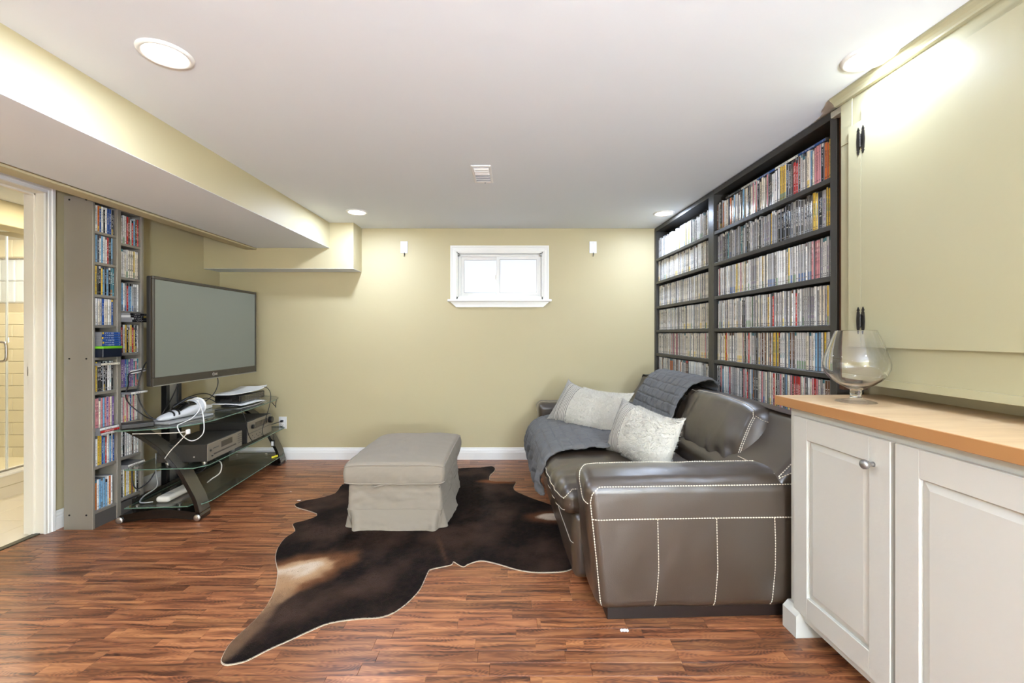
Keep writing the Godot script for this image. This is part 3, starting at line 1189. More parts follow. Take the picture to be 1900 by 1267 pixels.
func base_cabinet() -> void:
	var o := Vector3(1.4, 0, -0.9)
	var t := thing("base_cabinet", "white painted base cabinet with raised-panel doors under the wooden counter", "cabinet", R(1.4, 0, 0.9), PHI)
	var xf := 1.224
	var g := moved(o)
	g.span(Vector3(xf, 0.065, -1.788), Vector3(1.655, 0.909, 0.7), 0.002)
	part(t, "carcass", g, M.cream)
	# block foot with a bevelled top
	g = moved(o)
	var fp := PackedVector2Array([Vector2(1.19, 0), Vector2(1.19, 0.085), Vector2(1.212, 0.108), Vector2(1.30, 0.108), Vector2(1.30, 0)])
	g.prism(fp, -1.79, -1.708, func(q, s): return Vector3(q.x, q.y, s))
	part(t, "foot", g, M.cream)
	g = moved(o)
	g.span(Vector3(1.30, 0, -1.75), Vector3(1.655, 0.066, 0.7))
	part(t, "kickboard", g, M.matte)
	var doors := [[1.305, 1.745], [0.845, 1.290], [0.385, 0.830], [-0.6, 0.37]]
	for i in doors.size():
		var d0: float = doors[i][0]
		var d1: float = doors[i][1]
		var y0 := 0.1
		var y1 := 0.877
		var xd := xf - 0.0195
		g = moved(o)
		var st := 0.078
		var rl := 0.083
		g.span(Vector3(xd, y0, -d1), Vector3(xf, y1, -d1 + st), 0.002)
		g.span(Vector3(xd, y0, -d0 - st), Vector3(xf, y1, -d0), 0.002)
		g.span(Vector3(xd, y0, -d1 + st - 0.002), Vector3(xf, y0 + rl, -d0 - st + 0.002), 0.002)
		g.span(Vector3(xd, y1 - rl, -d1 + st - 0.002), Vector3(xf, y1, -d0 - st + 0.002), 0.002)
		var dr := part(t, "door", g, M.cream)
		# sunk field with a sloped margin
		g = moved(o)
		var a0 := -d1 + st
		var a1 := -d0 - st
		var b0 := y0 + rl
		var b1 := y1 - rl
		var m := 0.026
		var deep := xd + 0.013
		var hi := xd + 0.004
		var oc := [Vector3(deep, b0, a0), Vector3(deep, b0, a1), Vector3(deep, b1, a1), Vector3(deep, b1, a0)]
		var ic := [Vector3(hi, b0 + m, a0 + m), Vector3(hi, b0 + m, a1 - m), Vector3(hi, b1 - m, a1 - m), Vector3(hi, b1 - m, a0 + m)]
		g.face(ic, Vector3.LEFT)
		for k in 4:
			var j := (k + 1) % 4
			var nn: Vector3 = (oc[j] - oc[k]).cross(ic[k] - oc[k]).normalized()
			if nn.x > 0:
				nn = -nn
			g.face([oc[k], oc[j], ic[j], ic[k]], nn)
		part(dr, "raised_panel", g, M.cream)
		if i == 0:
			g = moved(o)
			g.t = g.t * Transform3D(Basis(Vector3.BACK, PI / 2.0), Vector3(xd, 0.791, -1.365))
			g.lathe([Vector2(0.0005, 0.0), Vector2(0.008, 0.0), Vector2(0.0065, 0.006), Vector2(0.006, 0.014), Vector2(0.009, 0.018), Vector2(0.0135, 0.022), Vector2(0.0155, 0.028), Vector2(0.0145, 0.035), Vector2(0.009, 0.040), Vector2(0.0005, 0.0415)], 24)
			part(dr, "knob", g, M.steel, "brushed grey knob")
	var c := G.new()
	c.cbox(Vector3.ZERO, Vector3(0.47, 0.038, 2.5), 0.003)
	var top := solo("countertop", c, M.maple, "pale butcher block wooden countertop on the white base cabinet", "countertop")
	top.position = R(1.42, 0.929, 0.58)
	top.rotation.y = PHI
	c = G.new()
	c.cbox(Vector3(-0.2355, -0.0003, 0), Vector3(0.0045, 0.0378, 2.5), 0.0015)
	c.cbox(Vector3(0, -0.0003, -1.2505), Vector3(0.468, 0.0378, 0.004), 0.0015)
	part(top, "edge_band", c, M.maple_edge, "darker wooden edge of the counter")
	# large brandy glass
	var gb := thing("brandy_glass", "oversized clear brandy glass standing on the wooden counter", "glass", Vector3(1.302, 0.9482, -1.679))
	var gl := G.new()
	gl.lathe([Vector2(0.0005, 0.0), Vector2(0.064, 0.0), Vector2(0.0665, 0.0015), Vector2(0.064, 0.004), Vector2(0.045, 0.0085), Vector2(0.026, 0.0125), Vector2(0.018, 0.0165)], 64)
	part(gb, "foot", gl, M.thin_glass)
	gl = G.new()
	gl.lathe([Vector2(0.0005, 0.0168), Vector2(0.018, 0.017), Vector2(0.0185, 0.021), Vector2(0.0165, 0.026), Vector2(0.0175, 0.031), Vector2(0.0195, 0.0345), Vector2(0.0175, 0.039), Vector2(0.0185, 0.045), Vector2(0.022, 0.049), Vector2(0.0005, 0.0495)], 48)
	part(gb, "stem", gl, M.goblet)
	gl = G.new()
	gl.lathe([Vector2(0.0225, 0.0492), Vector2(0.034, 0.0555), Vector2(0.055, 0.067), Vector2(0.080, 0.086), Vector2(0.0965, 0.106), Vector2(0.1045, 0.128), Vector2(0.1055, 0.146), Vector2(0.102, 0.168), Vector2(0.094, 0.194), Vector2(0.083, 0.224), Vector2(0.0725, 0.252), Vector2(0.0655, 0.2695), Vector2(0.0645, 0.272), Vector2(0.063, 0.272), Vector2(0.0625, 0.2695),
		Vector2(0.0697, 0.252), Vector2(0.0802, 0.224), Vector2(0.0912, 0.194), Vector2(0.0992, 0.168), Vector2(0.1027, 0.146), Vector2(0.1017, 0.128), Vector2(0.0935, 0.106), Vector2(0.077, 0.0885), Vector2(0.053, 0.0705), Vector2(0.030, 0.059), Vector2(0.012, 0.0545), Vector2(0.0005, 0.0535)], 96)
	part(gb, "bowl", gl, M.goblet)

# ---------------------------------------------------------------- window
func window() -> void:
	var w := Node3D.new()
	put(self, w, "window_1")
	w.set_meta("kind", "structure")
	w.set_meta("label", "small white sliding basement window in the back wall")
	var zb := -BACK
	var x0 := -0.603
	var x1 := 0.345
	var y0 := 1.535
	var y1 := 2.058
	var cw := 0.058
	var prof := PackedVector2Array([Vector2(0, 0), Vector2(0.018, 0), Vector2(0.018, 0.012), Vector2(0.013, 0.02), Vector2(0.015, 0.04), Vector2(0.01, 0.058), Vector2(0, 0.058)])
	var g := G.new()
	g.prism(prof, y0, y1, func(q, s): return Vector3(x0 + q.y, s, zb + q.x))
	g.prism(prof, y0, y1, func(q, s): return Vector3(x1 - q.y, s, zb + q.x))
	g.prism(prof, x0 + 0.001, x1 - 0.001, func(q, s): return Vector3(s, y1 - q.y, zb + q.x + 0.0004))
	part(w, "casing", g, M.trim)
	g = G.new()
	g.span(Vector3(x0 - 0.025, y0 - 0.016, zb - 0.005), Vector3(x1 + 0.025, y0 + 0.006, zb + 0.045), 0.004)
	part(w, "sill", g, M.trim)
	g = G.new()
	var ap := PackedVector2Array([Vector2(x0 - 0.003, y0 - 0.016), Vector2(x1 + 0.003, y0 - 0.016), Vector2(x1 - 0.055, y0 - 0.068), Vector2(x0 + 0.055, y0 - 0.068)])
	g.prism(ap, zb, zb + 0.018, func(q, s): return Vector3(q.x, q.y, s))
	part(w, "apron", g, M.trim)
	# lining of the recess
	g = G.new()
	var rx0 := x0 + cw
	var rx1 := x1 - cw
	var ry0 := y0 + 0.03
	var ry1 := y1 - cw
	g.span(Vector3(rx0 - 0.001, y0, zb - 0.17), Vector3(rx0 + 0.012, ry1, zb + 0.001))
	g.span(Vector3(rx1 - 0.012, y0, zb - 0.17), Vector3(rx1 + 0.001, ry1, zb + 0.001))
	g.span(Vector3(rx0, ry1 - 0.012, zb - 0.17), Vector3(rx1, ry1 + 0.001, zb + 0.001))
	g.span(Vector3(rx0, y0 - 0.01, zb - 0.17), Vector3(rx1, ry0 + 0.002, zb + 0.001))
	part(w, "lining", g, M.trim)
	# vinyl frame and two sashes
	var zf := zb - 0.07
	var fx0 := rx0 + 0.012
	var fx1 := rx1 - 0.012
	var fy0 := ry0 + 0.002
	var fy1 := ry1 - 0.012
	var ring := func(gg: G, a0: float, a1: float, b0: float, b1: float, t: float, z0: float, z1: float):
		gg.span(Vector3(a0, b0, z0), Vector3(a0 + t, b1, z1), 0.002)
		gg.span(Vector3(a1 - t, b0, z0), Vector3(a1, b1, z1), 0.002)
		gg.span(Vector3(a0 + t - 0.001, b0, z0), Vector3(a1 - t + 0.001, b0 + t, z1), 0.002)
		gg.span(Vector3(a0 + t - 0.001, b1 - t, z0), Vector3(a1 - t + 0.001, b1, z1), 0.002)
	g = G.new()
	ring.call(g, fx0, fx1, fy0, fy1, 0.022, zf - 0.08, zf)
	part(w, "window_frame", g, M.white)
	var xm := -0.155
	g = G.new()
	ring.call(g, fx0 + 0.02, xm + 0.03, fy0 + 0.02, fy1 - 0.02, 0.03, zf - 0.06, zf - 0.035)
	var s1 := part(w, "sash", g, M.white)
	g = G.new()
	g.span(Vector3(fx0 + 0.045, fy0 + 0.045, zf - 0.052), Vector3(xm + 0.005, fy1 - 0.045, zf - 0.046))
	part(s1, "pane", g, M.pane)
	g = G.new()
	ring.call(g, fx0 + 0.0485, xm + 0.0015, fy0 + 0.0485, fy1 - 0.0485, 0.0028, zf - 0.0355, zf - 0.0342)
	part(s1, "gasket", g, M.steel)
	g = G.new()
	ring.call(g, xm - 0.01, fx1 - 0.012, fy0 + 0.012, fy1 - 0.014, 0.034, zf - 0.032, zf - 0.006)
	var s2 := part(w, "sash", g, M.white)
	g = G.new()
	g.span(Vector3(xm + 0.02, fy0 + 0.04, zf - 0.022), Vector3(fx1 - 0.04, fy1 - 0.04, zf - 0.016))
	part(s2, "pane", g, M.pane)
	g = G.new()
	ring.call(g, xm + 0.023, fx1 - 0.045, fy0 + 0.045, fy1 - 0.047, 0.0028, zf - 0.0066, zf - 0.0052)
	part(s2, "gasket", g, M.steel)
	g = G.new()
	g.cbox(Vector3(xm - 0.014, (fy0 + fy1) * 0.5 - 0.01, zf - 0.022), Vector3(0.012, 0.045, 0.02), 0.003)
	part(s2, "latch", g, M.offwhite)
	# roller-blind brackets left in the upper corners
	for s in [[rx0 + 0.0125, 1.0], [rx1 - 0.0125, -1.0]]:
		g = G.new()
		g.span(Vector3(s[0], ry1 - 0.042, zb - 0.018), Vector3(s[0] + s[1] * 0.004, ry1 - 0.012, zb - 0.002))
		g.cyl(Vector3(s[0], ry1 - 0.028, zb - 0.01), Vector3(s[0] + s[1] * 0.02, ry1 - 0.028, zb - 0.01), 0.012, 16)
		var b := part(w, "blind_bracket", g, M.steel, "small metal blind bracket")
		g = G.new()
		g.span(Vector3(s[0] - s[1] * 0.001, ry1 - 0.043, zb - 0.0025), Vector3(s[0] + s[1] * 0.009, ry1 - 0.012, zb + 0.0008))
		part(b, "clip", g, M.black)
	# snow outside
	g = G.new()
	var f := nz(0.35, 5, 3)
	g.grid(24, 16, func(i, j): return Vector3(-2.5 + i * 0.2, 1.58 + 0.06 * f.get_noise_2d(i * 1.5, j * 1.5) + 0.025 * j, -4.62 - j * 0.2), false, false, true)
	var sn := struct("ground_outside", g, M.snow, self, "bright snow lying outside the small basement window")

# ---------------------------------------------------------------- grey tower of film cases by the doorway
const T_NEAR := [1.848, 1.655, 1.452, 1.262, 1.060, 0.844, 0.615, 0.38, 0.105]
const T_FAR := [1.81, 1.585, 1.36, 1.08, 0.848, 0.615, 0.387, 0.117]
const T_X := -2.591

func tower() -> void:
	var o := Vector3(-2.68, 0, -2.91)
	var t := thing("disc_tower", "tall narrow grey metal-look tower shelf in two bays beside the doorway", "shelf", o)
	var xb := -2.77
	# end panel with its six screw heads, middle panel, far panel
	var g := moved(o)
	g.span(Vector3(xb, 0, -2.74), Vector3(T_X, 2.058, -2.724), 0.0015)
	var side := part(t, "side_panel", g, M.tower)
	for y in [2.035, 1.055, 0.09]:
		for x in [-2.735, -2.63]:
			g = moved(o)
			g.cyl(Vector3(x, y, -2.7245), Vector3(x, y, -2.7225), 0.0055, 12)
			part(side, "screw", g, M.screw)
	g = moved(o)
	g.span(Vector3(xb, 0, -2.922), Vector3(T_X, 2.05, -2.892), 0.0015)
	part(t, "side_panel", g, M.tower)
	g = moved(o)
	g.span(Vector3(xb, 0, -3.1), Vector3(T_X, 2.04, -3.078), 0.0015)
	part(t, "side_panel", g, M.tower)
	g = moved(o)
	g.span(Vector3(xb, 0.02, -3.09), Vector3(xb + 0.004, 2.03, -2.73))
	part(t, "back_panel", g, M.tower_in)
	for b in 2:
		var d0 := 2.74 if b == 0 else 2.922
		var d1 := 2.892 if b == 0 else 3.078
		g = moved(o)
		g.span(Vector3(xb, 2.028 if b == 0 else 2.018, -d1), Vector3(T_X - 0.001, 2.046 if b == 0 else 2.036, -d0), 0.001)
		part(t, "top_board", g, M.tower)
		for y in (T_NEAR if b == 0 else T_FAR):
			g = moved(o)
			g.span(Vector3(xb, y - 0.016, -d1), Vector3(T_X - 0.002, y, -d0), 0.001)
			part(t, "shelf", g, M.tower)
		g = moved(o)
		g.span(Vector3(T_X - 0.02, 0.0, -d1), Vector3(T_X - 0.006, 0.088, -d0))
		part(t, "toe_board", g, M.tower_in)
	var looks := [[{5: 6, 12: 2, 0: 1, 7: 1}, {0: 3, 11: 2, 6: 2, 8: 1, 3: 2, 5: 2}, {11: 3, 10: 2, 5: 2, 8: 1, 0: 1}, {0: 3, 1: 2, 12: 2, 4: 2, 2: 2}, {}, {5: 4, 0: 2, 7: 2, 8: 1}, {14: 3, 2: 3, 11: 1, 1: 2, 13: 2}, {8: 1, 12: 2, 9: 1, 11: 2, 6: 1, 0: 2}, {8: 2, 0: 3, 12: 1, 11: 1, 6: 1, 7: 1}],
		[{6: 3, 2: 3, 8: 1, 11: 1, 15: 1}, {1: 5, 2: 4, 8: 1}, {11: 2, 6: 2, 3: 3, 0: 1}, {6: 3, 12: 1, 8: 2, 2: 2, 5: 1}, {12: 2, 10: 1, 14: 1, 6: 1, 13: 2}, {1: 3, 14: 2, 9: 1, 12: 1, 2: 2}, {0: 3, 15: 2, 2: 2, 5: 1}, {0: 4, 8: 2, 15: 2, 5: 1}]]
	for b in 2:
		var ys: Array = T_NEAR if b == 0 else T_FAR
		for c in ys.size():
			if looks[b][c].is_empty():
				continue
			var d := 2.742 if b == 0 else 2.924
			var end := 2.89 if b == 0 else 3.076
			var y: float = ys[c]
			var room := 0.192
			if c > 0:
				room = minf(room, ys[c - 1] - 0.016 - y - 0.004)
			else:
				room = minf(room, 2.02 - y - 0.006)
			var k := 0
			var last_c := -1
			while true:
				var w: float = [0.0115, 0.0135, 0.0145][rng.randi() % 3]
				if d + w > end:
					break
				k += 1
				var id := pick(looks[b][c])
				var hh: float = minf(room, [0.172, 0.19, 0.19][rng.randi() % 3])
				var q := MeshInstance3D.new()
				q.mesh = case_mesh(id, w, snappedf(hh, 0.002))
				q.material_override = spine_mat
				put(self, q, "film_case")
				q.position = Vector3(T_X - 0.012 - rng.randf() * 0.004, y + 0.0002, -(d + w * 0.5))
				tag(q, "%s film case, %s from doorway end, %s shelf down, %s bay of grey tower" % [PAL[id % 16][0], ordinal(k), ordinal(c + 1), "door" if b == 0 else "TV"], "disc case", "film cases in the grey tower")
				d += w + 0.0003
	# cases lying flat on top of rows, and the little pile of blue ones on a box
	var lay := func(id: int, y: float, dm: float, x: float, turn: float, label: String, grp: String):
		var q := MeshInstance3D.new()
		q.mesh = case_mesh(id, 0.0145, 0.136)
		q.material_override = spine_mat
		put(self, q, "flat_film_case")
		q.transform = Transform3D(Basis(Vector3.UP, turn) * Basis(Vector3.RIGHT, PI / 2.0), Vector3(x, y + 0.00725, -dm - 0.136))
		tag(q, label, "disc case", grp)
	for k in 6:
		lay.call(12 + 16 * (k % 2), 1.131 + k * 0.0149, 2.755, T_X + 0.028 - k * 0.001, 0.02 * (k % 3), "blue film case, %s from the bottom of the pile on the green-topped box" % ordinal(k + 1), "pile of blue film cases in the grey tower")
	for k in 4:
		lay.call(5 + 16 * (k % 3), 1.288 + k * 0.0149, 2.925, T_X + 0.07 - k * 0.006, 0.03 * (k % 2), "black film case, %s from the bottom of the stack poking out of the grey tower" % ordinal(k + 1), "black film cases poking out of the grey tower")
	for k in 3:
		lay.call([2, 6, 0][k], 0.574 + k * 0.0149, 2.745, T_X + 0.03 - k * 0.004, 0.0, "%s film case lying flat above the lowest row of the doorway-side bay, %s up" % [["pale grey", "red", "white"][k], ordinal(k + 1)], "flat cases low in the grey tower")
	for k in 2:
		lay.call([1, 0][k], 0.310 + k * 0.0149 , 2.925, T_X + 0.045 - k * 0.004, 0.0, "%s film case lying flat above the lowest row of the TV-side bay" % ["cream", "white"][k], "flat cases low in the grey tower")
	lay.call(0, 0.806, 2.925, T_X + 0.06, 0.0, "white film case lying flat and poking out behind the black cable", "")
	lay.call(1, 1.041 - 0.016 - 0.0149, 2.745, T_X + 0.03, 0.0, "cream film case lying flat under the dark box shelf of the grey tower", "")
	# dark box with a green lid band
	var bo := Vector3(-2.64, 1.0605, -2.82)
	var bx := thing("storage_box", "dark navy box with a bright green top edge under the blue film cases", "box", bo)
	g = G.new()
	g.span(Vector3(-0.11, 0, -0.066), Vector3(0.088, 0.055, 0.07), 0.003)
	part(bx, "body", g, M.navy)
	g = G.new()
	g.span(Vector3(-0.112, 0.055, -0.067), Vector3(0.09, 0.0695, 0.071), 0.002)
	part(bx, "lid", g, M.green, "bright green lid")
	# white gadget hooked on the shelf edge
	g = G.new()
	g.sbox(Vector3.ZERO, Vector3(0.022, 0.024, 0.105), 0.005, Vector3i(1, 1, 1), 2)
	var wg := solo("white_sensor", g, M.white, "small white plastic sensor bar in front of the cases in the grey tower", "sensor")
	wg.position = Vector3(T_X + 0.028, 0.955, -3.02)
	wg.rotation = Vector3(0.1, 0, 0)

# ---------------------------------------------------------------- glass stand
const ST := Vector3(-2.033, 0, -2.85)
const ST_TURN := 0.0894

func st_poly(pts: Array) -> PackedVector2Array:
	return PackedVector2Array(pts)

func tv_stand() -> void:
	var t := thing("tv_stand", "three tier smoked glass television stand with curved black legs", "tv stand", ST, ST_TURN)
	var to3 := func(q: Vector2, s: float) -> Vector3: return Vector3(q.x, s, -q.y)
	var layers := [["top_shelf", 0.612, 0.62, [Vector2(-0.41, -0.122), Vector2(-0.36, -0.128), Vector2(-0.213, -0.098), Vector2(-0.09, -0.032), Vector2(-0.03, 0.06), Vector2(0.004, 0.19), Vector2(0.02, 0.66), Vector2(0.004, 1.12), Vector2(-0.03, 1.25), Vector2(-0.09, 1.342), Vector2(-0.213, 1.408), Vector2(-0.36, 1.438), Vector2(-0.41, 1.432)]],
		["middle_shelf", 0.337, 0.345, [Vector2(-0.44, 0.0), Vector2(-0.03, 0.0), Vector2(0.03, 0.07), Vector2(0.035, 0.655), Vector2(0.03, 1.24), Vector2(-0.03, 1.31), Vector2(-0.44, 1.31)]],
		["bottom_shelf", 0.093, 0.101, [Vector2(-0.44, 0.0), Vector2(-0.06, 0.0), Vector2(-0.055, 0.03), Vector2(0.01, 0.04), Vector2(0.03, 0.1), Vector2(0.03, 1.21), Vector2(0.01, 1.27), Vector2(-0.055, 1.28), Vector2(-0.06, 1.31), Vector2(-0.44, 1.31)]]]
	for a in layers:
		var poly := PackedVector2Array(a[3])
		var g := G.new()
		g.prism(poly, a[1], a[2], to3)
		var sh := part(t, a[0], g, M.smoked, "smoked glass")
		g = G.new()
		var n := poly.size()
		for i in n:      # polished green edge
			var p := poly[i]
			var q := poly[(i + 1) % n]
			g.tube([Vector3(p.x, (a[1] + a[2]) * 0.5, -p.y), Vector3(q.x, (a[1] + a[2]) * 0.5, -q.y)], 0.0035, 6, false)
		part(sh, "polished_edge", g, M.glass_edge)
	# curved legs, feet and cross bars at both ends
	for e in 2:
		var l0 := 0.0 if e == 0 else 1.195
		var l1 := 0.115 if e == 0 else 1.31
		var g := G.new()
		var mid := []
		var sweep := Curve2D.new()
		var sw := [Vector2(-0.455, 0.607), Vector2(-0.35, 0.55), Vector2(-0.232, 0.462), Vector2(-0.11, 0.308), Vector2(-0.022, 0.135), Vector2(0.004, 0.028)]
		for k in sw.size():
			var tg: Vector2 = (sw[mini(k + 1, sw.size() - 1)] - sw[maxi(k - 1, 0)]) / 6.0
			sweep.add_point(sw[k], -tg, tg)
		for k in 25:
			mid.append(sweep.sample_baked(sweep.get_baked_length() * k / 24.0))
		var poly := PackedVector2Array()
		for k in 25:
			var tg: Vector2 = (mid[mini(k + 1, 24)] - mid[maxi(k - 1, 0)]).normalized()
			poly.append(mid[k] + Vector2(-tg.y, tg.x) * 0.011)
		for k in range(24, -1, -1):
			var tg: Vector2 = (mid[mini(k + 1, 24)] - mid[maxi(k - 1, 0)]).normalized()
			poly.append(mid[k] - Vector2(-tg.y, tg.x) * 0.011)
		g.prism(poly, -l0, -l1, func(q, s): return Vector3(q.x, q.y, s))
		var leg := part(t, "leg", g, M.gloss)
		# outer face of the leg, its grey sheen put into the colour
		g = G.new()
		var m0 := 0.012
		g.grid(25, 2, func(i, j):
			var tg: Vector2 = (mid[mini(i + 1, 24)] - mid[maxi(i - 1, 0)]).normalized()
			var q: Vector2 = mid[i] + Vector2(-tg.y, tg.x) * 0.0118
			return Vector3(q.x, q.y, -(l0 + m0 * 0.2 + (l1 - l0 - m0 * 0.4) * j)))
		part(leg, "outer_face", g, M.leg_sheen)
		g = G.new()
		var bar := PackedVector2Array()
		for k in 17:
			var s := k / 16.0
			bar.append(Vector2(lerpf(-0.47, 0.012, s), 0.052 + 0.03 * sin(PI * s)))
		for k in range(16, -1, -1):
			var s := k / 16.0
			bar.append(Vector2(lerpf(-0.47, 0.012, s), 0.006 + 0.022 * pow(sin(PI * s), 1.2)))
		g.prism(bar, -l0, -l1, func(q, s): return Vector3(q.x, q.y, s))
		part(t, "foot_bar", g, M.gloss)
		var ze := 0.006 if e == 0 else -1.316
		for x in [-0.468, -0.003]:
			g = G.new()
			g.lathe([Vector2(0.0005, 0.0), Vector2(0.0205, 0.0), Vector2(0.0215, 0.004), Vector2(0.0195, 0.009), Vector2(0.012, 0.012), Vector2(0.0005, 0.013)], 24)
			var cap := part(t, "end_cap", g, M.silver, "round silver end cap")
			cap.position = Vector3(x, 0.0235, ze - 0.006 if e == 0 else ze + 0.006)
			cap.rotation.x = PI / 2.0 if e == 0 else -PI / 2.0
		for x in [-0.44, -0.03]:
			g = G.new()
			g.cyl(Vector3(x, 0.0, -(l0 + l1) * 0.5), Vector3(x, 0.03, -(l0 + l1) * 0.5), 0.016, 12)
			part(t, "glide", g, M.matte)
	var g := G.new()
	g.span(Vector3(-0.462, 0.05, -1.22), Vector3(-0.445, 0.125, -0.09), 0.003)
	part(t, "rear_rail", g, M.gloss)
	for y in [0.333, 0.089, 0.608]:
		for z in [-0.05, -1.26]:
			for x in [-0.40, -0.14]:
				if y > 0.6 and x > -0.2:
					continue
				g = G.new()
				g.cyl(Vector3(x, y - 0.006, z), Vector3(x, y + 0.0125, z), 0.011, 12)
				part(t, "shelf_stud", g, M.silver)
	# column behind, that carries the television
	g = G.new()
	g.span(Vector3(-0.53, 0.05, -0.635), Vector3(-0.49, 1.35, -0.60), 0.003)
	g.span(Vector3(-0.53, 0.05, -0.50), Vector3(-0.49, 1.35, -0.465), 0.003)
	var post := part(t, "mount_post", g, M.black)
	g = G.new()
	g.span(Vector3(-0.525, 0.06, -0.602), Vector3(-0.505, 1.34, -0.498))
	part(post, "cable_cover", g, M.steel, "brushed cover between the post's two black sides")
	g = G.new()
	g.span(Vector3(-0.545, 0.02, -0.66), Vector3(-0.44, 0.06, -0.44), 0.003)
	part(t, "post_foot", g, M.black)
	g = G.new()
	g.span(Vector3(-0.49, 1.02, -0.8), Vector3(-0.46, 1.06, -0.3), 0.002)
	g.span(Vector3(-0.49, 1.3, -0.8), Vector3(-0.46, 1.34, -0.3), 0.002)
	part(t, "mount_bracket", g, M.black)

func stp(x: float, y: float, l: float) -> Vector3:      # a point in the stand's own axes, in the room
	return ST + Basis(Vector3.UP, ST_TURN) * Vector3(x, y, -l)

func electronics() -> void:
	# receiver, towards the far end of the middle shelf; its face looks into the room
	var at := stp(0.015, 0.345, 0.79)
	var t := thing("av_receiver", "black and grey receiver with two dark knobs at the far end of the middle shelf", "receiver", at, ST_TURN)
	var g := G.new()
	g.span(Vector3(-0.35, 0.014, -0.2), Vector3(0.0, 0.176, 0.2), 0.003)
	part(t, "case", g, M.device)
	g = G.new()
	g.span(Vector3(0.0, 0.016, -0.203), Vector3(0.008, 0.174, 0.203), 0.002)
	var f := part(t, "face_plate", g, M.facegrey)
	g = G.new()
	g.span(Vector3(0.008, 0.0805, -0.202), Vector3(0.0086, 0.084, 0.202))
	part(f, "seam", g, M.black)
	g = G.new()
	g.span(Vector3(0.008, 0.105, -0.12), Vector3(0.0088, 0.152, 0.085))
	part(f, "display", g, M.window_display)
	for q in [[0.135, 0.017, 0.016], [-0.16, 0.028, 0.024]]:
		g = G.new()
		g.lathe([Vector2(0.0005, 0.0), Vector2(q[1], 0.0), Vector2(q[1] * 0.97, q[2]), Vector2(q[1] * 0.85, q[2] + 0.003), Vector2(0.0005, q[2] + 0.003)].map(func(v): return v), 24)
		var kn := part(f, "knob", g, M.black)
		kn.position = Vector3(0.008, 0.128, q[0])
		kn.rotation.z = -PI / 2.0
	for k in 7:
		g = G.new()
		g.cyl(Vector3(0.008, 0.035 + 0.02 * (k % 2), 0.16 - k * 0.03), Vector3(0.0105, 0.035 + 0.02 * (k % 2), 0.16 - k * 0.03), 0.0035, 8)
		part(f, "button", g, M.black)
	for x in [-0.31, -0.04]:
		for z in [-0.16, 0.16]:
			g = G.new()
			g.cyl(Vector3(x, 0.0005, z), Vector3(x, 0.015, z), 0.015, 12)
			part(t, "foot", g, M.matte)
	# disc player at the near end
	at = stp(0.013, 0.345, 0.29)
	t = thing("disc_player", "low wide disc player with a grey face at the near end of the middle shelf", "disc player", at, ST_TURN)
	g = G.new()
	g.span(Vector3(-0.31, 0.016, -0.215), Vector3(0.0, 0.132, 0.215), 0.003)
	part(t, "case", g, M.device)
	g = G.new()
	g.span(Vector3(0.0, 0.018, -0.217), Vector3(0.007, 0.131, 0.217), 0.002)
	f = part(t, "face_plate", g, M.facegrey)
	g = G.new()
	g.span(Vector3(0.007, 0.046, -0.13), Vector3(0.0078, 0.056, 0.15))
	part(f, "tape_slot", g, M.window_display)
	g = G.new()
	g.span(Vector3(0.007, 0.075, -0.08), Vector3(0.0078, 0.115, 0.06))
	part(f, "display", g, M.window_display)
	g = G.new()
	g.span(Vector3(0.007, 0.088, 0.09), Vector3(0.0076, 0.093, 0.16))
	part(f, "lettering_bar", g, M.black)
	for k in 15:
		g = G.new()
		var q := Vector3(0.007, 0.05 + 0.016 * (k % 5), -0.2 + 0.02 * (k / 5))
		g.cyl(q, q + Vector3(0.002, 0, 0), 0.0032, 8)
		part(f, "button", g, M.black)
	for q in [[0.19, 0.085, 0.007], [0.17, 0.045, 0.005]]:
		g = G.new()
		g.cyl(Vector3(0.007, q[1], q[0]), Vector3(0.013, q[1], q[0]), q[2], 12)
		part(f, "dial", g, M.black)
	g = G.new()
	g.cyl(Vector3(-0.08, 0.05, 0.2148), Vector3(-0.08, 0.05, 0.2165), 0.005, 10)
	part(t, "screw", g, M.silver)
	for x in [-0.27, -0.04]:
		for z in [-0.17, 0.17]:
			g = G.new()
			g.cyl(Vector3(x, 0.0005, z), Vector3(x, 0.017, z), 0.016, 12)
			part(t, "foot", g, M.silver)
	# console: dark core between two white wings, lying flat
	at = stp(-0.20, 0.62, 0.93)
	t = thing("game_console", "flat game console with white curved wings around a black core", "game console", at, ST_TURN - 0.06)
	g = G.new()
	g.sbox(Vector3(0.0, 0.058, 0.0), Vector3(0.21, 0.062, 0.37), 0.012, Vector3i(2, 1, 2), 3)
	var core := part(t, "core", g, M.gloss)
	g = G.new()
	for k in 5:
		g.span(Vector3(0.1045, 0.04 + k * 0.009, -0.16), Vector3(0.1065, 0.043 + k * 0.009, 0.12))
	part(core, "vents", g, M.facegrey)
	for w in 2:
		g = G.new()
		var sg := 1.0 if w == 1 else -1.0
		var y0 := 0.094 if w == 1 else 0.02
		for lay in 2:
			g.grid(13, 17, func(i, j):
				var a = i / 12.0 * 2.0 - 1.0
				var b = j / 16.0 * 2.0 - 1.0
				var lift := 0.012 * maxf(a, 0.0) ** 2 + 0.022 * maxf(-b, 0.0) ** 2.2
				return Vector3(a * (0.128 - 0.012 * b * b), y0 + sg * lift + (0.006 if lay == 1 else 0.0), b * 0.2), false, false, lay == 0)
		for ed in 4:
			g.grid(17, 2, func(i, j):
				var s = i / 16.0 * 2.0 - 1.0
				var a: float = [1.0, -1.0, s, s][ed]
				var b: float = [s, s, 1.0, -1.0][ed]
				var lift := 0.012 * maxf(a, 0.0) ** 2 + 0.022 * maxf(-b, 0.0) ** 2.2
				return Vector3(a * (0.128 - 0.012 * b * b), y0 + sg * lift + 0.006 * j, b * 0.2), false, false, ed == 0 or ed == 3)
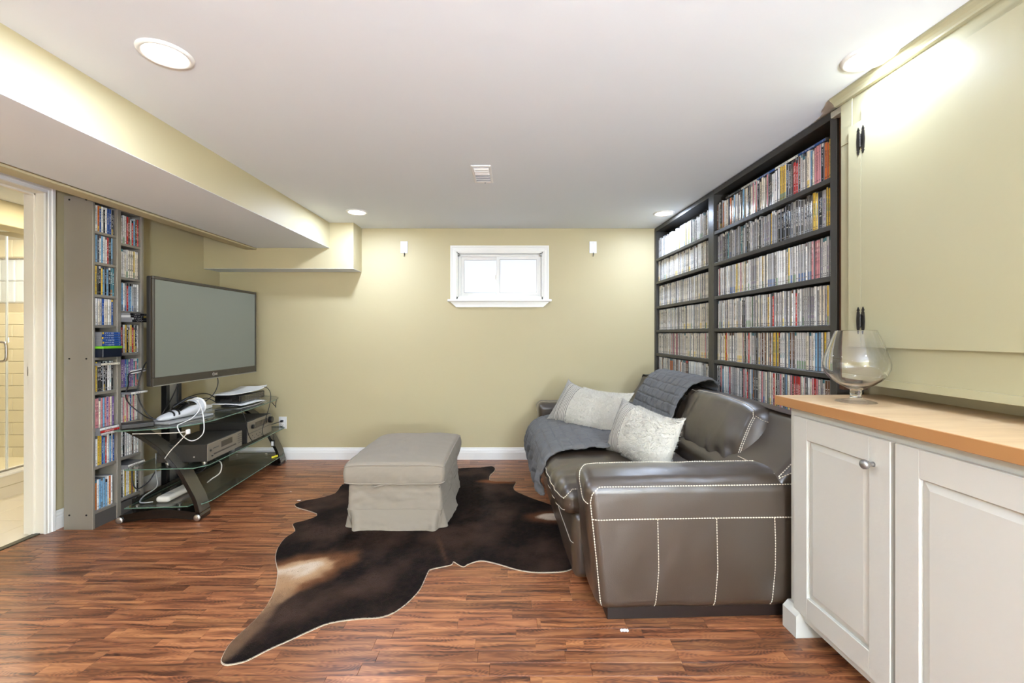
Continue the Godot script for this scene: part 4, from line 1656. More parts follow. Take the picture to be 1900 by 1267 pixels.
		part(t, "wing", g, M.white, "white curved wing")
	g = G.new()
	g.lathe([Vector2(0.0005, 0.0), Vector2(0.078, 0.0), Vector2(0.082, 0.004), Vector2(0.08, 0.011), Vector2(0.05, 0.013), Vector2(0.0005, 0.013)], 32)
	var sd := part(t, "stand_disc", g, M.black, "round dark stand")
	sd.position = Vector3(0.02, 0.0004, 0.15)
	# small white set-top box behind
	g = G.new()
	g.sbox(Vector3.ZERO, Vector3(0.11, 0.026, 0.16), 0.006, Vector3i(1, 1, 1), 3)
	var b := solo("media_box", g, M.offwhite, "small cream box behind the headset on the top shelf", "box")
	b.position = stp(-0.36, 0.6334, 0.63)
	b.rotation.y = ST_TURN
	# grey pad, dark remote box
	g = G.new()
	g.sbox(Vector3.ZERO, Vector3(0.2, 0.014, 0.36), 0.005, Vector3i(1, 1, 1), 2)
	b = solo("laptop", g, M.grey, "closed grey laptop lying under the white headset", "laptop")
	b.position = stp(-0.24, 0.6274, 0.21)
	b.rotation.y = ST_TURN - 0.22
	g = G.new()
	g.sbox(Vector3.ZERO, Vector3(0.09, 0.03, 0.16), 0.006, Vector3i(1, 1, 1), 2)
	b = solo("router_box", g, M.device, "flat dark box at the near back corner of the glass stand", "box")
	b.position = Vector3(-2.37, 0.6355, -2.79)
	b.rotation.y = ST_TURN - 0.9
	headset()
	# power brick on the bottom shelf
	at = stp(-0.255, 0.1015, 0.2)
	t = thing("power_brick", "long white power adapter lying on the bottom glass shelf", "power adapter", at, ST_TURN - 0.05)
	g = G.new()
	g.sbox(Vector3(0, 0.02, 0), Vector3(0.085, 0.04, 0.27), 0.018, Vector3i(1, 1, 3), 4)
	part(t, "body", g, M.offwhite)
	for k in 3:
		g = G.new()
		g.span(Vector3(-0.028 + 0.001 * k, 0.0396, 0.075 - k * 0.012), Vector3(0.024, 0.0404, 0.08 - k * 0.012))
		part(t, "label_line", g, M.grey)
	g = G.new()
	g.sbox(Vector3.ZERO, Vector3(0.05, 0.006, 0.045), 0.0025, Vector3i(3, 1, 3), 2, func(p, _n): return p + Vector3(0, 0.004 * sin(p.x * 90.0) + 0.003 * cos(p.z * 120.0), 0))
	b = solo("yellow_cloth", g, M.yellow, "crumpled yellow scrap at the far end of the bottom glass shelf", "cloth")
	b.position = stp(-0.01, 0.1085, 1.13)
	b.rotation.y = 0.5

func headset() -> void:
	var at := stp(-0.24, 0.6346, 0.2)
	var t := thing("vr_headset", "white headset with a dark visor and black straps on the glass stand", "headset", at, ST_TURN - 0.22)
	# long shell: low rounded nose at the near end, rising to an open cup at the far end
	var sec := func(s: float, a: float) -> Vector3:
		var w := 0.028 + 0.036 * pow(sin(clampf(s, 0.0, 1.0) * PI * 0.5), 0.7)
		var h := 0.02 + 0.036 * pow(s, 1.3)
		var e := sqrt(maxf(0.0, 1.0 - pow(maxf(0.0, 1.0 - s * 5.0), 2.0)))
		var cy := h * 0.98
		var y := cy + sin(a) * h * e
		var x := cos(a) * w * e
		return Vector3(x + 0.02 * s, maxf(y * (0.85 + 0.15 * s), 0.001) + 0.004 * s * s, 0.16 - 0.29 * s)
	var g := G.new()
	g.grid(22, 24, func(i, j): return sec.call(i / 21.0, TAU * j / 24.0), false, true, true)
	var shell_ := part(t, "shell", g, M.softgrey)
	g = G.new()
	g.grid(8, 24, func(i, j):
		var p: Vector3 = sec.call(1.0, TAU * j / 24.0)
		var c := Vector3(0.02, 0.058, -0.13)
		var k = 1.0 - i / 8.0
		return c + (p - c) * k * 0.96 + Vector3(0, 0, 0.05 * (1.0 - k * k)), false, true, true)
	part(shell_, "eye_cup", g, M.grey, "grey hollow cup")
	g = G.new()
	g.tube(range(25).map(func(j): return sec.call(1.0, TAU * j / 24.0)), 0.007, 8, false)
	part(shell_, "cup_rim", g, M.white)
	# dark visor lying over the top
	g = G.new()
	g.grid(10, 9, func(i, j):
		var s = 0.42 + i / 9.0 * 0.4
		var a = 0.55 + j / 8.0 * 1.9
		var p: Vector3 = sec.call(s, a)
		return p + Vector3(-0.003, 0.008 + 0.012 * sin(i / 9.0 * PI), 0), false, false, true)
	part(t, "visor", g, M.gloss, "dark glossy visor")
	for q in [[0.25, 0.4], [0.36, 0.45]]:
		g = G.new()
		g.tube(range(13).map(func(j): return sec.call(q[0] + 0.01 * j, 0.1 + j * 0.2) + Vector3(0, 0.003, 0)), 0.0055, 6)
		part(t, "strap", g, M.black)
	g = G.new()
	g.tube([Vector3(-0.02, 0.07, 0.03), Vector3(-0.035, 0.095, -0.05), Vector3(-0.035, 0.118, -0.11), Vector3(-0.01, 0.118, -0.155)], 0.007, 8)
	part(t, "headband", g, M.black)
	# its white lead: over the cup, looping down past the front of the shelf
	var c := [Vector3(-2.27, 0.742, -3.08), Vector3(-2.20, 0.755, -3.06), Vector3(-2.12, 0.715, -3.0), Vector3(-2.06, 0.65, -2.94), Vector3(-2.03, 0.569, -2.9), Vector3(-2.062, 0.525, -2.9), Vector3(-2.104, 0.509, -2.89), Vector3(-2.11, 0.549, -2.83), Vector3(-2.107, 0.60, -2.785), Vector3(-2.125, 0.628, -2.80), Vector3(-2.15, 0.63, -2.88), Vector3(-2.16, 0.645, -2.98), Vector3(-2.17, 0.69, -3.06), Vector3(-2.21, 0.745, -3.1)]
	cable("headset_cable", c, 0.0032, M.white, "white headset cable looping off the front of the glass stand", "cable")

func smooth_path(p: Array, per := 6) -> Array:
	var cv := Curve3D.new()
	for i in p.size():
		var tg: Vector3 = (p[mini(i + 1, p.size() - 1)] - p[maxi(i - 1, 0)]) / 6.0
		cv.add_point(p[i], -tg, tg)
	var o := []
	for i in p.size() - 1:
		for k in per:
			o.append(cv.sample(i, float(k) / per))
	o.append(p[p.size() - 1])
	return o

func cable(called: String, p: Array, r: float, m: Material, label: String, cat: String, group := "") -> MeshInstance3D:
	var g := G.new()
	g.tube(smooth_path(p), r, 7)
	return solo(called, g, m, label, cat, group)

func television() -> void:
	# front face at x = -2.28, depth 2.80 to 3.93
	var t := thing("television", "large flat screen television with a dark bezel on a floor post", "television", Vector3(-2.28, 1.225, -3.363))
	t.rotation.x = 0.0
	var hw := 0.565
	var hh := 0.352
	var g := G.new()
	g.sbox(Vector3(-0.03, 0, 0), Vector3(0.03, hh * 2, hw * 2), 0.008, Vector3i(1, 1, 1), 3)
	part(t, "back_shell", g, M.matte)
	g = G.new()
	g.span(Vector3(-0.06, -0.24, -0.42), Vector3(-0.044, 0.24, 0.42), 0.004)
	part(t, "rear_housing", g, M.matte)
	g = G.new()
	var bt := 0.02
	var bb := 0.056
	var bs := 0.019
	g.span(Vector3(-0.018, hh - bt, -hw), Vector3(0.0, hh, hw), 0.003)
	g.span(Vector3(-0.018, -hh, -hw), Vector3(0.0, -hh + bb, hw), 0.003)
	g.span(Vector3(-0.018, -hh + bb - 0.002, hw - bs), Vector3(0.0, hh - bt + 0.002, hw), 0.003)
	g.span(Vector3(-0.018, -hh + bb - 0.002, -hw), Vector3(0.0, hh - bt + 0.002, -hw + bs), 0.003)
	var bz := part(t, "bezel", g, M.bezel)
	g = G.new()
	g.span(Vector3(-0.02, -hh + bb - 0.001, -hw + bs - 0.001), Vector3(-0.005, hh - bt + 0.001, hw - bs + 0.001))
	part(t, "screen", g, M.screen, "switched-off grey screen")
	g = G.new()
	g.span(Vector3(-0.012, -hh - 0.003, -hw + 0.004), Vector3(0.0012, -hh + 0.004, hw - 0.004), 0.001)
	part(bz, "lower_trim", g, M.steel, "thin bright strip along the lower edge")
	# maker's mark: a small ringed face and two letters
	var y := -hh + 0.03
	g = G.new()
	g.tube(range(25).map(func(k): return Vector3(0.0012, y + 0.0115 * sin(TAU * k / 24.0), 0.0 + 0.0115 * cos(TAU * k / 24.0))), 0.0014, 6, false)
	g.cyl(Vector3(0.0, y + 0.004, 0.004), Vector3(0.0016, y + 0.004, 0.004), 0.0018, 8)
	g.span(Vector3(0.0, y - 0.005, -0.0008), Vector3(0.0016, y + 0.004, 0.0008))
	g.span(Vector3(0.0, y - 0.005, -0.005), Vector3(0.0016, y - 0.0036, 0.0))
	part(bz, "emblem", g, M.silver)
	var tm := TextMesh.new()
	var sf := SystemFont.new()
	sf.font_names = PackedStringArray(["Droid Sans"])
	sf.font_weight = 700
	tm.font = sf
	tm.text = "LG"
	tm.font_size = 24
	tm.pixel_size = 0.0009
	tm.depth = 0.0015
	var lt := MeshInstance3D.new()
	lt.mesh = tm
	lt.material_override = M.silver
	put(bz, lt, "lettering")
	lt.position = Vector3(0.0006, y, -0.032)
	lt.rotation.y = PI / 2.0
	# cables behind it
	cable("tv_cable", [Vector3(-2.33, 0.985, -2.83), Vector3(-2.42, 0.97, -2.87), Vector3(-2.52, 0.945, -2.90), Vector3(-2.555, 0.87, -2.935), Vector3(-2.57, 0.80, -2.93), Vector3(-2.56, 0.74, -2.95), Vector3(-2.52, 0.68, -2.98), Vector3(-2.46, 0.642, -2.98), Vector3(-2.42, 0.628, -3.0)], 0.0038, M.black, "thin black cable sagging from the TV edge across the grey tower", "cable", "")
	cable("tv_cable", [Vector3(-2.33, 1.045, -2.83), Vector3(-2.41, 1.04, -2.93), Vector3(-2.50, 1.0, -3.0), Vector3(-2.53, 0.92, -3.0), Vector3(-2.54, 0.82, -2.99), Vector3(-2.53, 0.74, -3.0), Vector3(-2.50, 0.66, -3.02), Vector3(-2.47, 0.63, -3.03)], 0.0042, M.black, "thicker black cable hanging down the TV side of the grey tower", "cable", "")
	cable("tv_cable", [Vector3(-2.36, 0.92, -3.13), Vector3(-2.37, 0.85, -3.12), Vector3(-2.40, 0.76, -3.11), Vector3(-2.44, 0.68, -3.10), Vector3(-2.46, 0.63, -3.08)], 0.004, M.black, "black cable dropping from under the TV left of the post", "cable", "")
	cable("tv_cable", [Vector3(-2.33, 0.93, -3.45), Vector3(-2.31, 0.83, -3.46), Vector3(-2.34, 0.73, -3.44), Vector3(-2.42, 0.65, -3.38), Vector3(-2.46, 0.63, -3.36)], 0.0035, M.black, "thin black cable dropping from under the TV beside the post", "cable", "")

# ---------------------------------------------------------------- sofa (written in the turned frame: x, y, -depth)
func seam(parent: Node, o: Vector3, pts: Array, r := 0.0021) -> void:
	var g := moved(o)
	g.stitches(pts, r)
	part(parent, "stitching", g, M.thread)

# a line over a bent rounded box: list of points on its unbent faces
func on_sbox(c: Vector3, s: Vector3, r: float, def, q: Array, lift := 0.0008, per := 16) -> Array:
	var o := []
	for k in q.size() - 1:
		for i in per:
			var p: Vector3 = q[k].lerp(q[k + 1], float(i) / per)
			o.append(_proj(c, s, r, def, p, lift))
	o.append(_proj(c, s, r, def, q[q.size() - 1], lift))
	return o

func _proj(c: Vector3, s: Vector3, r: float, def, p: Vector3, lift: float) -> Vector3:
	# push the point out to the box, then round and bend it
	var h := s * 0.5
	var m := maxf(absf(p.x) / h.x, maxf(absf(p.y) / h.y, absf(p.z) / h.z))
	if m < 1.0:
		var best := 0
		for a in 3:
			if absf(p[a]) / h[a] > absf(p[best]) / h[best]:
				best = a
		p[best] = signf(p[best]) * h[best]
	p = p.clamp(-h, h)
	var pn := G.on_box(h, r, p)
	if def != null:
		pn = G.bent(pn[0], pn[1], def)
	return c + pn[0] + pn[1] * lift

func sofa() -> void:
	var o := Vector3(0.9, 0, -2.95)
	var t := thing("leather_sofa", "long brown grey leather sofa with white contrast stitching against the bookcase", "sofa", R(0.9, 0, 2.95), PHI)
	var wr := nz(3.0, 41, 3)
	var big := nz(1.2, 42, 2)
	# ---- arms
	for e in 2:
		var d0 := 1.823 if e == 0 else 3.83
		var d1 := 2.085 if e == 0 else 4.09
		var sg := 1.0 if e == 0 else -1.0      # outer side faces +z on the near arm
		var c := Vector3(0.885, 0.322, -(d0 + d1) * 0.5)
		var s := Vector3(0.97, 0.556, d1 - d0)
		var r := 0.052
		var def := func(p: Vector3, n: Vector3) -> Vector3:
			var up := clampf((p.y + 0.278) / 0.556, 0.0, 1.0)
			var q := p
			q.x -= (0.035 * up - 0.02 * (1.0 - up)) * (1.0 if p.x < -0.3 else clampf(0.5 - p.x, 0.0, 1.0) * 0.0 + 0.0) * smoothstep(-0.3, -0.46, p.x)
			q.z += sg * 0.012 * sin(up * PI) * smoothstep(-0.02, 0.1, p.z * sg)
			q.y += n.y * (0.014 * (1.0 - pow(p.z / 0.131, 2.0)) if n.y > 0.3 else 0.0)
			q.y -= 0.010 * smoothstep(0.0, 0.13, p.z * sg) * smoothstep(0.1, 0.27, p.y)
			return q + n * (0.0022 * wr.get_noise_3d(p.x * 2.0, p.y * 2.0, p.z * 2.0) + 0.004 * big.get_noise_3d(p.x * 2.0, p.y * 2.0, p.z * 2.0))
		var g := moved(o)
		g.sbox(c, s, r, Vector3i(26, 16, 8), 5, def)
		var arm := part(t, "arm", g, M.leather)
		var hx := s.x * 0.5
		var hy := s.y * 0.5
		var hz := s.z * 0.5 * sg
		# seams: along both top edges, round the front, down the front corner, panel lines on the outside
		seam(arm, o, on_sbox(c, s, r, def, [Vector3(hx, hy - 0.018, hz), Vector3(-hx + 0.06, hy - 0.018, hz), Vector3(-hx + 0.03, hy - 0.05, hz), Vector3(-hx + 0.012, hy - 0.09, hz), Vector3(-hx + 0.012, -hy, hz)], 0.001, 24), 0.0026)
		seam(arm, o, on_sbox(c, s, r, def, [Vector3(hx, hy, -hz * 0.62), Vector3(-hx + 0.09, hy, -hz * 0.62), Vector3(-hx + 0.02, hy, -hz * 0.3), Vector3(-hx, hy - 0.02, -hz * 0.1), Vector3(-hx, hy - 0.09, hz * 0.45), Vector3(-hx + 0.012, hy - 0.1, hz)], 0.001, 24), 0.0024)
		if e == 0:
			seam(arm, o, on_sbox(c, s, r, def, [Vector3(-hx + 0.012, 0.115, hz), Vector3(hx, 0.115, hz)], 0.001, 60), 0.0026)
			for x in [-0.212, 0.038, 0.285]:
				seam(arm, o, on_sbox(c, s, r, def, [Vector3(x, 0.115, hz), Vector3(x + 0.004, -0.1, hz), Vector3(x - 0.008, -hy + 0.01, hz)], 0.001, 24), 0.0021)
	# ---- plinth and body under the seats
	var g := moved(o)
	g.span(Vector3(0.47, 0.0, -4.05), Vector3(1.40, 0.06, -1.85), 0.003)
	part(t, "plinth", g, M.plinth)
	var cb := Vector3(0.86, 0.2, -2.957)
	var sb := Vector3(0.98, 0.31, 1.77)
	var dfb := func(p: Vector3, n: Vector3) -> Vector3:
		return p + n * (0.012 * sin((p.y + 0.155) / 0.31 * PI) + 0.004 * big.get_noise_3d(p.x * 3.0, p.y * 3.0, p.z * 3.0))
	g = moved(o)
	g.sbox(cb, sb, 0.035, Vector3i(4, 6, 30), 4, dfb)
	var body := part(t, "seat_base", g, M.leather)
	seam(body, o, on_sbox(cb, sb, 0.035, dfb, [Vector3(-0.49, 0.02, 0.88), Vector3(-0.49, 0.02, -0.88)], 0.001, 80))
	# ---- seat cushions
	for k in 2:
		var c := Vector3(0.725, 0.4, -(2.525 + 0.873 * k))
		var s := Vector3(0.83, 0.15, 0.868)
		var def := func(p: Vector3, n: Vector3) -> Vector3:
			var q := p
			var a := p.x / 0.415
			var b := p.z / 0.434
			var crown := (1.0 - a * a) * (1.0 - b * b)
			if n.y > 0.0:
				q.y += n.y * (0.03 * pow(maxf(crown, 0.0), 0.6))
			# soft puckers that run in from the front welt
			var fr := smoothstep(-0.1, -0.42, p.x)
			q += n * fr * 0.006 * sin(p.z * 46.0 + 3.0 * big.get_noise_2d(p.z * 3.0, k)) * (0.4 + 0.6 * absf(big.get_noise_2d(p.z * 4.0, 9.0 + k)))
			q.x -= 0.018 * smoothstep(-0.25, -0.415, p.x) * (1.0 - b * b)
			return q + n * (0.003 * wr.get_noise_3d(p.x * 1.5, p.y * 1.5, p.z * 1.5) + 0.006 * big.get_noise_3d(p.x * 3.0, p.y, p.z * 3.0 + k))
		g = moved(o)
		g.sbox(c, s, 0.062, Vector3i(26, 3, 40), 6, def)
		var cu := part(t, "seat_cushion", g, M.leather)
		seam(cu, o, on_sbox(c, s, 0.062, def, [Vector3(-0.415, 0.02, 0.434), Vector3(-0.415, 0.02, -0.434)], 0.001, 90), 0.0026)
		seam(cu, o, on_sbox(c, s, 0.062, def, [Vector3(-0.415, -0.055, 0.434), Vector3(-0.415, -0.055, -0.434)], 0.001, 90), 0.0022)
		seam(cu, o, on_sbox(c, s, 0.062, def, [Vector3(-0.415, 0.02, 0.425), Vector3(-0.36, 0.075, 0.425), Vector3(0.3, 0.075, 0.425)], 0.001, 50), 0.0022)
	# ---- back frame with its slanted wings
	var cf := Vector3(1.335, 0.45, -2.957)
	var sf := Vector3(0.2, 0.77, 2.26)
	var deff := func(p: Vector3, n: Vector3) -> Vector3:
		var q := p
		var up := p.y + 0.45
		q.x += 0.42 * maxf(0.0, up - 0.52) * (1.0 if p.x < 0.0 else 0.10) - (0.10 * smoothstep(0.75, 0.5, up) if p.x < 0.0 else 0.0)
		return q + n * 0.004 * big.get_noise_3d(p.x * 3.0, p.y * 3.0, p.z * 3.0)
	g = moved(o)
	g.sbox(cf, sf, 0.045, Vector3i(3, 14, 30), 4, deff)
	var fr := part(t, "back_frame", g, M.leather)
	seam(fr, o, on_sbox(cf, sf, 0.045, deff, [Vector3(-0.1, 0.145, 1.12), Vector3(-0.1, 0.385, 1.12), Vector3(0.1, 0.385, 1.12)], 0.001, 30), 0.0024)
	seam(fr, o, on_sbox(cf, sf, 0.045, deff, [Vector3(-0.1, 0.14, 1.13), Vector3(-0.02, 0.20, 1.13), Vector3(0.1, 0.30, 1.13)], 0.001, 30), 0.0024)
	seam(fr, o, on_sbox(cf, sf, 0.045, deff, [Vector3(-0.1, 0.15, 1.09), Vector3(-0.1, 0.15, 0.8)], 0.001, 30), 0.0024)
	# ---- back cushions, leaning
	for k in 2:
		var dm := 2.56 + 0.875 * k
		var lean := Basis(Vector3.BACK, -0.40)
		var s := Vector3(0.19, 0.42, 0.88)
		var c := Vector3(1.34, 0.645, -dm)
		var def := func(p: Vector3, n: Vector3) -> Vector3:
			var q := p
			var b := p.z / 0.44
			var a := p.y / 0.21
			var crown := maxf(0.0, (1.0 - a * a) * (1.0 - b * b))
			if n.x < 0.0:
				q.x += n.x * (0.045 * pow(crown, 0.55))
			# the top edge dips towards both ends; creases gather at the lower corners
			q.y -= 0.045 * b * b * b * b * smoothstep(0.0, 0.2, p.y)
			var cr := smoothstep(0.02, -0.2, p.y)
			q += n * cr * 0.013 * sin(p.z * 30.0 + p.y * 22.0 + 4.0 * big.get_noise_2d(p.z * 3.0, p.y * 3.0)) * absf(b)
			q += n * 0.009 * sin((p.y * 0.8 + p.z) * 26.0 + 5.0 * big.get_noise_2d(p.z * 4.0, p.y * 4.0 + 7.0)) * smoothstep(-0.1, -0.42, p.z)
			return lean * (q + n * (0.003 * wr.get_noise_3d(p.x * 1.6, p.y * 1.6, p.z * 1.6 + k) + 0.009 * big.get_noise_3d(p.x * 2.5, p.y * 2.5, p.z * 2.5 + k * 3.0)))
		g = moved(o)
		var raw := func(p: Vector3, n: Vector3) -> Vector3: return def.call(p, n)
		g.sbox(c, s, 0.075, Vector3i(4, 22, 40), 6, raw)
		var cu := part(t, "back_cushion", g, M.leather)
		var hz := 0.44
		seam(cu, o, on_sbox(c, s, 0.075, raw, [Vector3(-0.1, -0.2, hz - 0.045), Vector3(-0.1, 0.14, hz - 0.045), Vector3(-0.1, 0.18, hz - 0.08), Vector3(-0.1, 0.19, 0.2), Vector3(-0.1, 0.19, -hz + 0.04)], 0.001, 40), 0.0026)
		seam(cu, o, on_sbox(c, s, 0.075, raw, [Vector3(-0.1, -0.2, hz - 0.036), Vector3(-0.1, 0.14, hz - 0.036)], 0.001, 50), 0.0022)
		seam(cu, o, on_sbox(c, s, 0.075, raw, [Vector3(0.07, -0.21, hz), Vector3(0.07, 0.15, hz), Vector3(0.07, 0.225, hz - 0.1)], 0.001, 40), 0.0022)
		seam(cu, o, on_sbox(c, s, 0.075, raw, [Vector3(-0.1, 0.15, hz - 0.04), Vector3(-0.02, 0.16, hz), Vector3(0.07, 0.16, hz)], 0.001, 30), 0.0018)
	throw()
	pillows()

# the grey quilt: over the back, down to the seat and over its front edge
func throw() -> void:
	var path := [Vector2(1.505, 0.70), Vector2(1.50, 0.80), Vector2(1.475, 0.865), Vector2(1.42, 0.893), Vector2(1.35, 0.885), Vector2(1.285, 0.84), Vector2(1.215, 0.745), Vector2(1.16, 0.62), Vector2(1.11, 0.535), Vector2(1.0, 0.522), Vector2(0.85, 0.523), Vector2(0.65, 0.527), Vector2(0.48, 0.522), Vector2(0.37, 0.505), Vector2(0.305, 0.46), Vector2(0.278, 0.40), Vector2(0.272, 0.33), Vector2(0.278, 0.27), Vector2(0.283, 0.245)]
	var cv := Curve2D.new()
	for i in path.size():
		var tg: Vector2 = (path[mini(i + 1, path.size() - 1)] - path[maxi(i - 1, 0)]) / 6.0
		cv.add_point(path[i], -tg, tg)
	cv.bake_interval = 0.01
	var L := cv.get_baked_length()
	var f := nz(2.2, 51, 3)
	var f2 := nz(7.0, 52, 2)
	var ni := 400
	var nj := 240
	var pos := func(i: int, j: int, side: float) -> Vector3:
		var s := L * i / (ni - 1.0)
		var p := cv.sample_baked(s)
		var p2 := cv.sample_baked(minf(s + 0.012, L))
		var p1 := cv.sample_baked(maxf(s - 0.012, 0.0))
		var tg := (p2 - p1).normalized()
		var nn := Vector2(tg.y, -tg.x)
		if nn.dot(Vector2(-0.5, 1.0)) < 0.0:
			nn = -nn
		var u := j / (nj - 1.0)
		var seat := smoothstep(0.55, 0.95, s)
		var near := lerpf(2.89, 2.60, seat) + 0.025 * f.get_noise_2d(s * 1.2, 3.0)
		var far := lerpf(3.66, 3.66, seat) + 0.02 * f.get_noise_2d(s * 1.2, 9.0)
		var hang := smoothstep(L - 0.24, L, s)
		near += 0.03 * hang
		far -= 0.02 * hang
		var d := lerpf(near, far, u)
		var qs := 0.066
		var w := u * (far - near)
		# stitched lines: two interlocking grids, so that the patches come in several sizes
		var ws := w + 0.006 * f.get_noise_2d(s * 3.0, w * 3.0)
		var ss := s + 0.006 * f.get_noise_2d(w * 3.0, s * 3.0 + 40.0)
		var row := floorf(ss / qs)
		var shift := qs * 0.5 * fposmod(row, 2.0)
		var ds := absf(fposmod(ss, qs) / qs - 0.5) * 2.0
		var dw := absf(fposmod(ws + shift, qs * 1.5) / (qs * 1.5) - 0.5) * 2.0
		var q := (1.0 - pow(ds, 7.0)) * (1.0 - pow(dw, 10.0))
		var h := 0.0075 * q + 0.012 * f.get_noise_2d(s * 1.5, w * 1.5 + 20.0) + 0.0025 * f2.get_noise_2d(s * 2.0, w * 2.0)
		h += hang * 0.022 * sin(w * 26.0 + 2.5 * f.get_noise_2d(w * 2.0, s * 2.0))
		# drop a little at the free edges
		var edge := smoothstep(0.02, 0.0, minf(w, far - near - w))
		h -= 0.006 * edge
		h += side * 0.004 + 0.012
		return Vector3(p.x + nn.x * h, p.y + nn.y * h, -d)
	var o := Vector3(0.9, 0.5, -3.1)
	var g := moved(o)
	g.grid(ni, nj, func(i, j): return pos.call(i, j, 1.0), false, false, true)
	g.grid(ni / 4 + 1, nj / 4 + 1, func(i, j): return pos.call(mini(i * 4, ni - 1), mini(j * 4, nj - 1), -1.0), false, false, false)
	for e in [0, nj - 1]:
		g.grid(ni, 2, func(i, j): return pos.call(i, e, 1.0 - 2.0 * j), false, false, e == 0)
	for e in [0, ni - 1]:
		g.grid(nj, 2, func(i, j): return pos.call(e, i, 1.0 - 2.0 * j), false, false, e != 0)
	var q := solo("quilted_throw", g, M.quilt, "dark grey quilted throw draped over the back and seat of the leather sofa", "throw")
	q.position = R(0.9, 0.5, 3.1)
	q.rotation.y = PHI
	# bound edge
	g = moved(o)
	for e in [0, nj - 1]:
		g.tube(range(0, ni, 2).map(func(i): return pos.call(i, e, 0.0)), 0.0062, 7, true)
	g.tube(range(0, nj, 2).map(func(j): return pos.call(ni - 1, j, 0.0)), 0.0062, 7, true)
	part(q, "bound_edge", g, M.quilt)

func pillow(label: String, at: Vector3, along: Vector3, up: Vector3, a: float, b: float, sd: int) -> void:
	var x := along.normalized()
	var n := x.cross(up).normalized()
	var y := n.cross(x).normalized()
	var t := thing("lumbar_pillow", label, "pillow", at, 0.0, "white lumbar pillows on the sofa")
	t.basis = Basis(x, y, n)
	var f := nz(6.0, sd, 3)
	var ni := 150
	var nj := 80
	var P := func(u: float, v: float, sg: float) -> Vector3:
		u = clampf(u, -1.0, 1.0)
		v = clampf(v, -1.0, 1.0)
		var px := a * u * (1.0 - 0.055 * (1.0 - v * v)) * (1.0 + 0.03 * v * v)
		var py := b * v * (1.0 - 0.10 * (1.0 - u * u) * 0.4 - 0.09 * pow(1.0 - absf(u), 0.5)) * (1.0 + 0.10 * pow(absf(u), 6.0))
		py += 0.012 * sin(u * 2.2 + sd)
		var th := 0.098 * pow(maxf(0.0, (1.0 - pow(absf(u), 2.4)) * (1.0 - pow(absf(v), 2.4))), 0.55)
		var rough := 0.004 * f.get_noise_2d(px * 6.0, py * 6.0) + 0.007 * f.get_noise_2d(px * 1.3, py * 1.3)
		if u < -0.34 and u > -0.74:
			rough = 0.0035 * absf(sin((u + 0.34) / 0.4 * PI * 7.0))
		return Vector3(px, py, sg * (th + rough * minf(1.0, th * 30.0)))
	var tint := func(u: float, v: float) -> Color:
		if u > -0.34:
			return S(222, 216, 203).srgb_to_linear()
		if u > -0.74:
			var band := absf(sin((u + 0.34) / 0.4 * PI * 7.0))
			return S(92, 87, 82).lerp(S(220, 214, 202), smoothstep(0.35, 0.8, band)).srgb_to_linear()
		var w := f.get_noise_2d(u * 30.0, v * 14.0)
		return S(150, 146, 138).lerp(S(192, 187, 178), clampf(0.5 + w, 0, 1)).srgb_to_linear()
	var g := G.new()
	for sg in [1.0, -1.0]:
		g.grid(ni, nj, func(i, j): return P.call(sin((i / (ni - 1.0) - 0.5) * PI), sin((j / (nj - 1.0) - 0.5) * PI), sg), false, false, sg < 0.0, func(i, j): return tint.call(sin((i / (ni - 1.0) - 0.5) * PI), sin((j / (nj - 1.0) - 0.5) * PI)))
	part(t, "cover", g, M.pillow)
	# shaggy pile over the white field
	var r := RandomNumberGenerator.new()
	r.seed = sd
	var st := SurfaceTool.new()
	var mm := MultiMesh.new()
	mm.transform_format = MultiMesh.TRANSFORM_3D
	var gg := G.new()
	gg.face([Vector3(-0.0008, 0, 0), Vector3(0.0008, 0, 0), Vector3(0.0005, 0.007, 0.001), Vector3(0, 0.013, 0.004)], Vector3(0, 0, 1))
	mm.mesh = gg.mesh()
	var n_tuft := 9000
	mm.instance_count = n_tuft
	for k in n_tuft:
		var u := r.randf_range(-0.34, 1.0)
		var v := sin(r.randf_range(-0.5, 0.5) * PI)
		if k % 6 == 0:
			v = (1.0 if r.randf() < 0.5 else -1.0) * r.randf_range(0.96, 1.0)
		var sg := 1.0 if r.randf() < 0.8 else -1.0
		var p: Vector3 = P.call(u, v, sg)
		var e := 0.01
		var nn: Vector3 = ((P.call(u + e, v, sg) - P.call(u - e, v, sg)) as Vector3).cross(P.call(u, v + e, sg) - P.call(u, v - e, sg)).normalized() * sg
		if nn.length() < 0.5:
			nn = Vector3(0, 0, sg)
		var lay := (nn * 0.5 + Vector3(r.randf_range(-1, 1), r.randf_range(-1.2, 0.6), r.randf_range(-0.4, 0.4)) * 0.8).normalized()
		if absf(v) > 0.95:
			lay = Vector3(r.randf_range(-0.6, 0.6), signf(v) * 1.0, r.randf_range(-0.5, 0.5)).normalized()
		var bx := lay.cross(Vector3(r.randf_range(-1, 1), r.randf_range(-1, 1), 1.0)).normalized()
		mm.set_instance_transform(k, Transform3D(Basis(bx, lay, bx.cross(lay)) * Basis.from_scale(Vector3.ONE * r.randf_range(0.7, 1.2)), p))
	var mi := MultiMeshInstance3D.new()
	mi.multimesh = mm
	mi.material_override = M.fluff
	mi.set_meta("kind", "stuff")
	put(t, mi, "shaggy_pile")

func pillows() -> void:
	# along runs from the striped end to the plain end
	pillow("white shaggy lumbar pillow lying by the far arm of the sofa, striped end upward", Vector3(0.555, 0.655, -3.30), Vector3(0.40, -0.06, 0.50), Vector3(0.16, 0.27, -0.10), 0.31, 0.172, 5)
	pillow("white shaggy lumbar pillow leaning behind the near leather arm, grey striped end facing away", Vector3(0.722, 0.628, -2.485), Vector3(0.185, -0.025, 0.42), Vector3(0.10, 0.27, -0.02), 0.25, 0.162, 9)

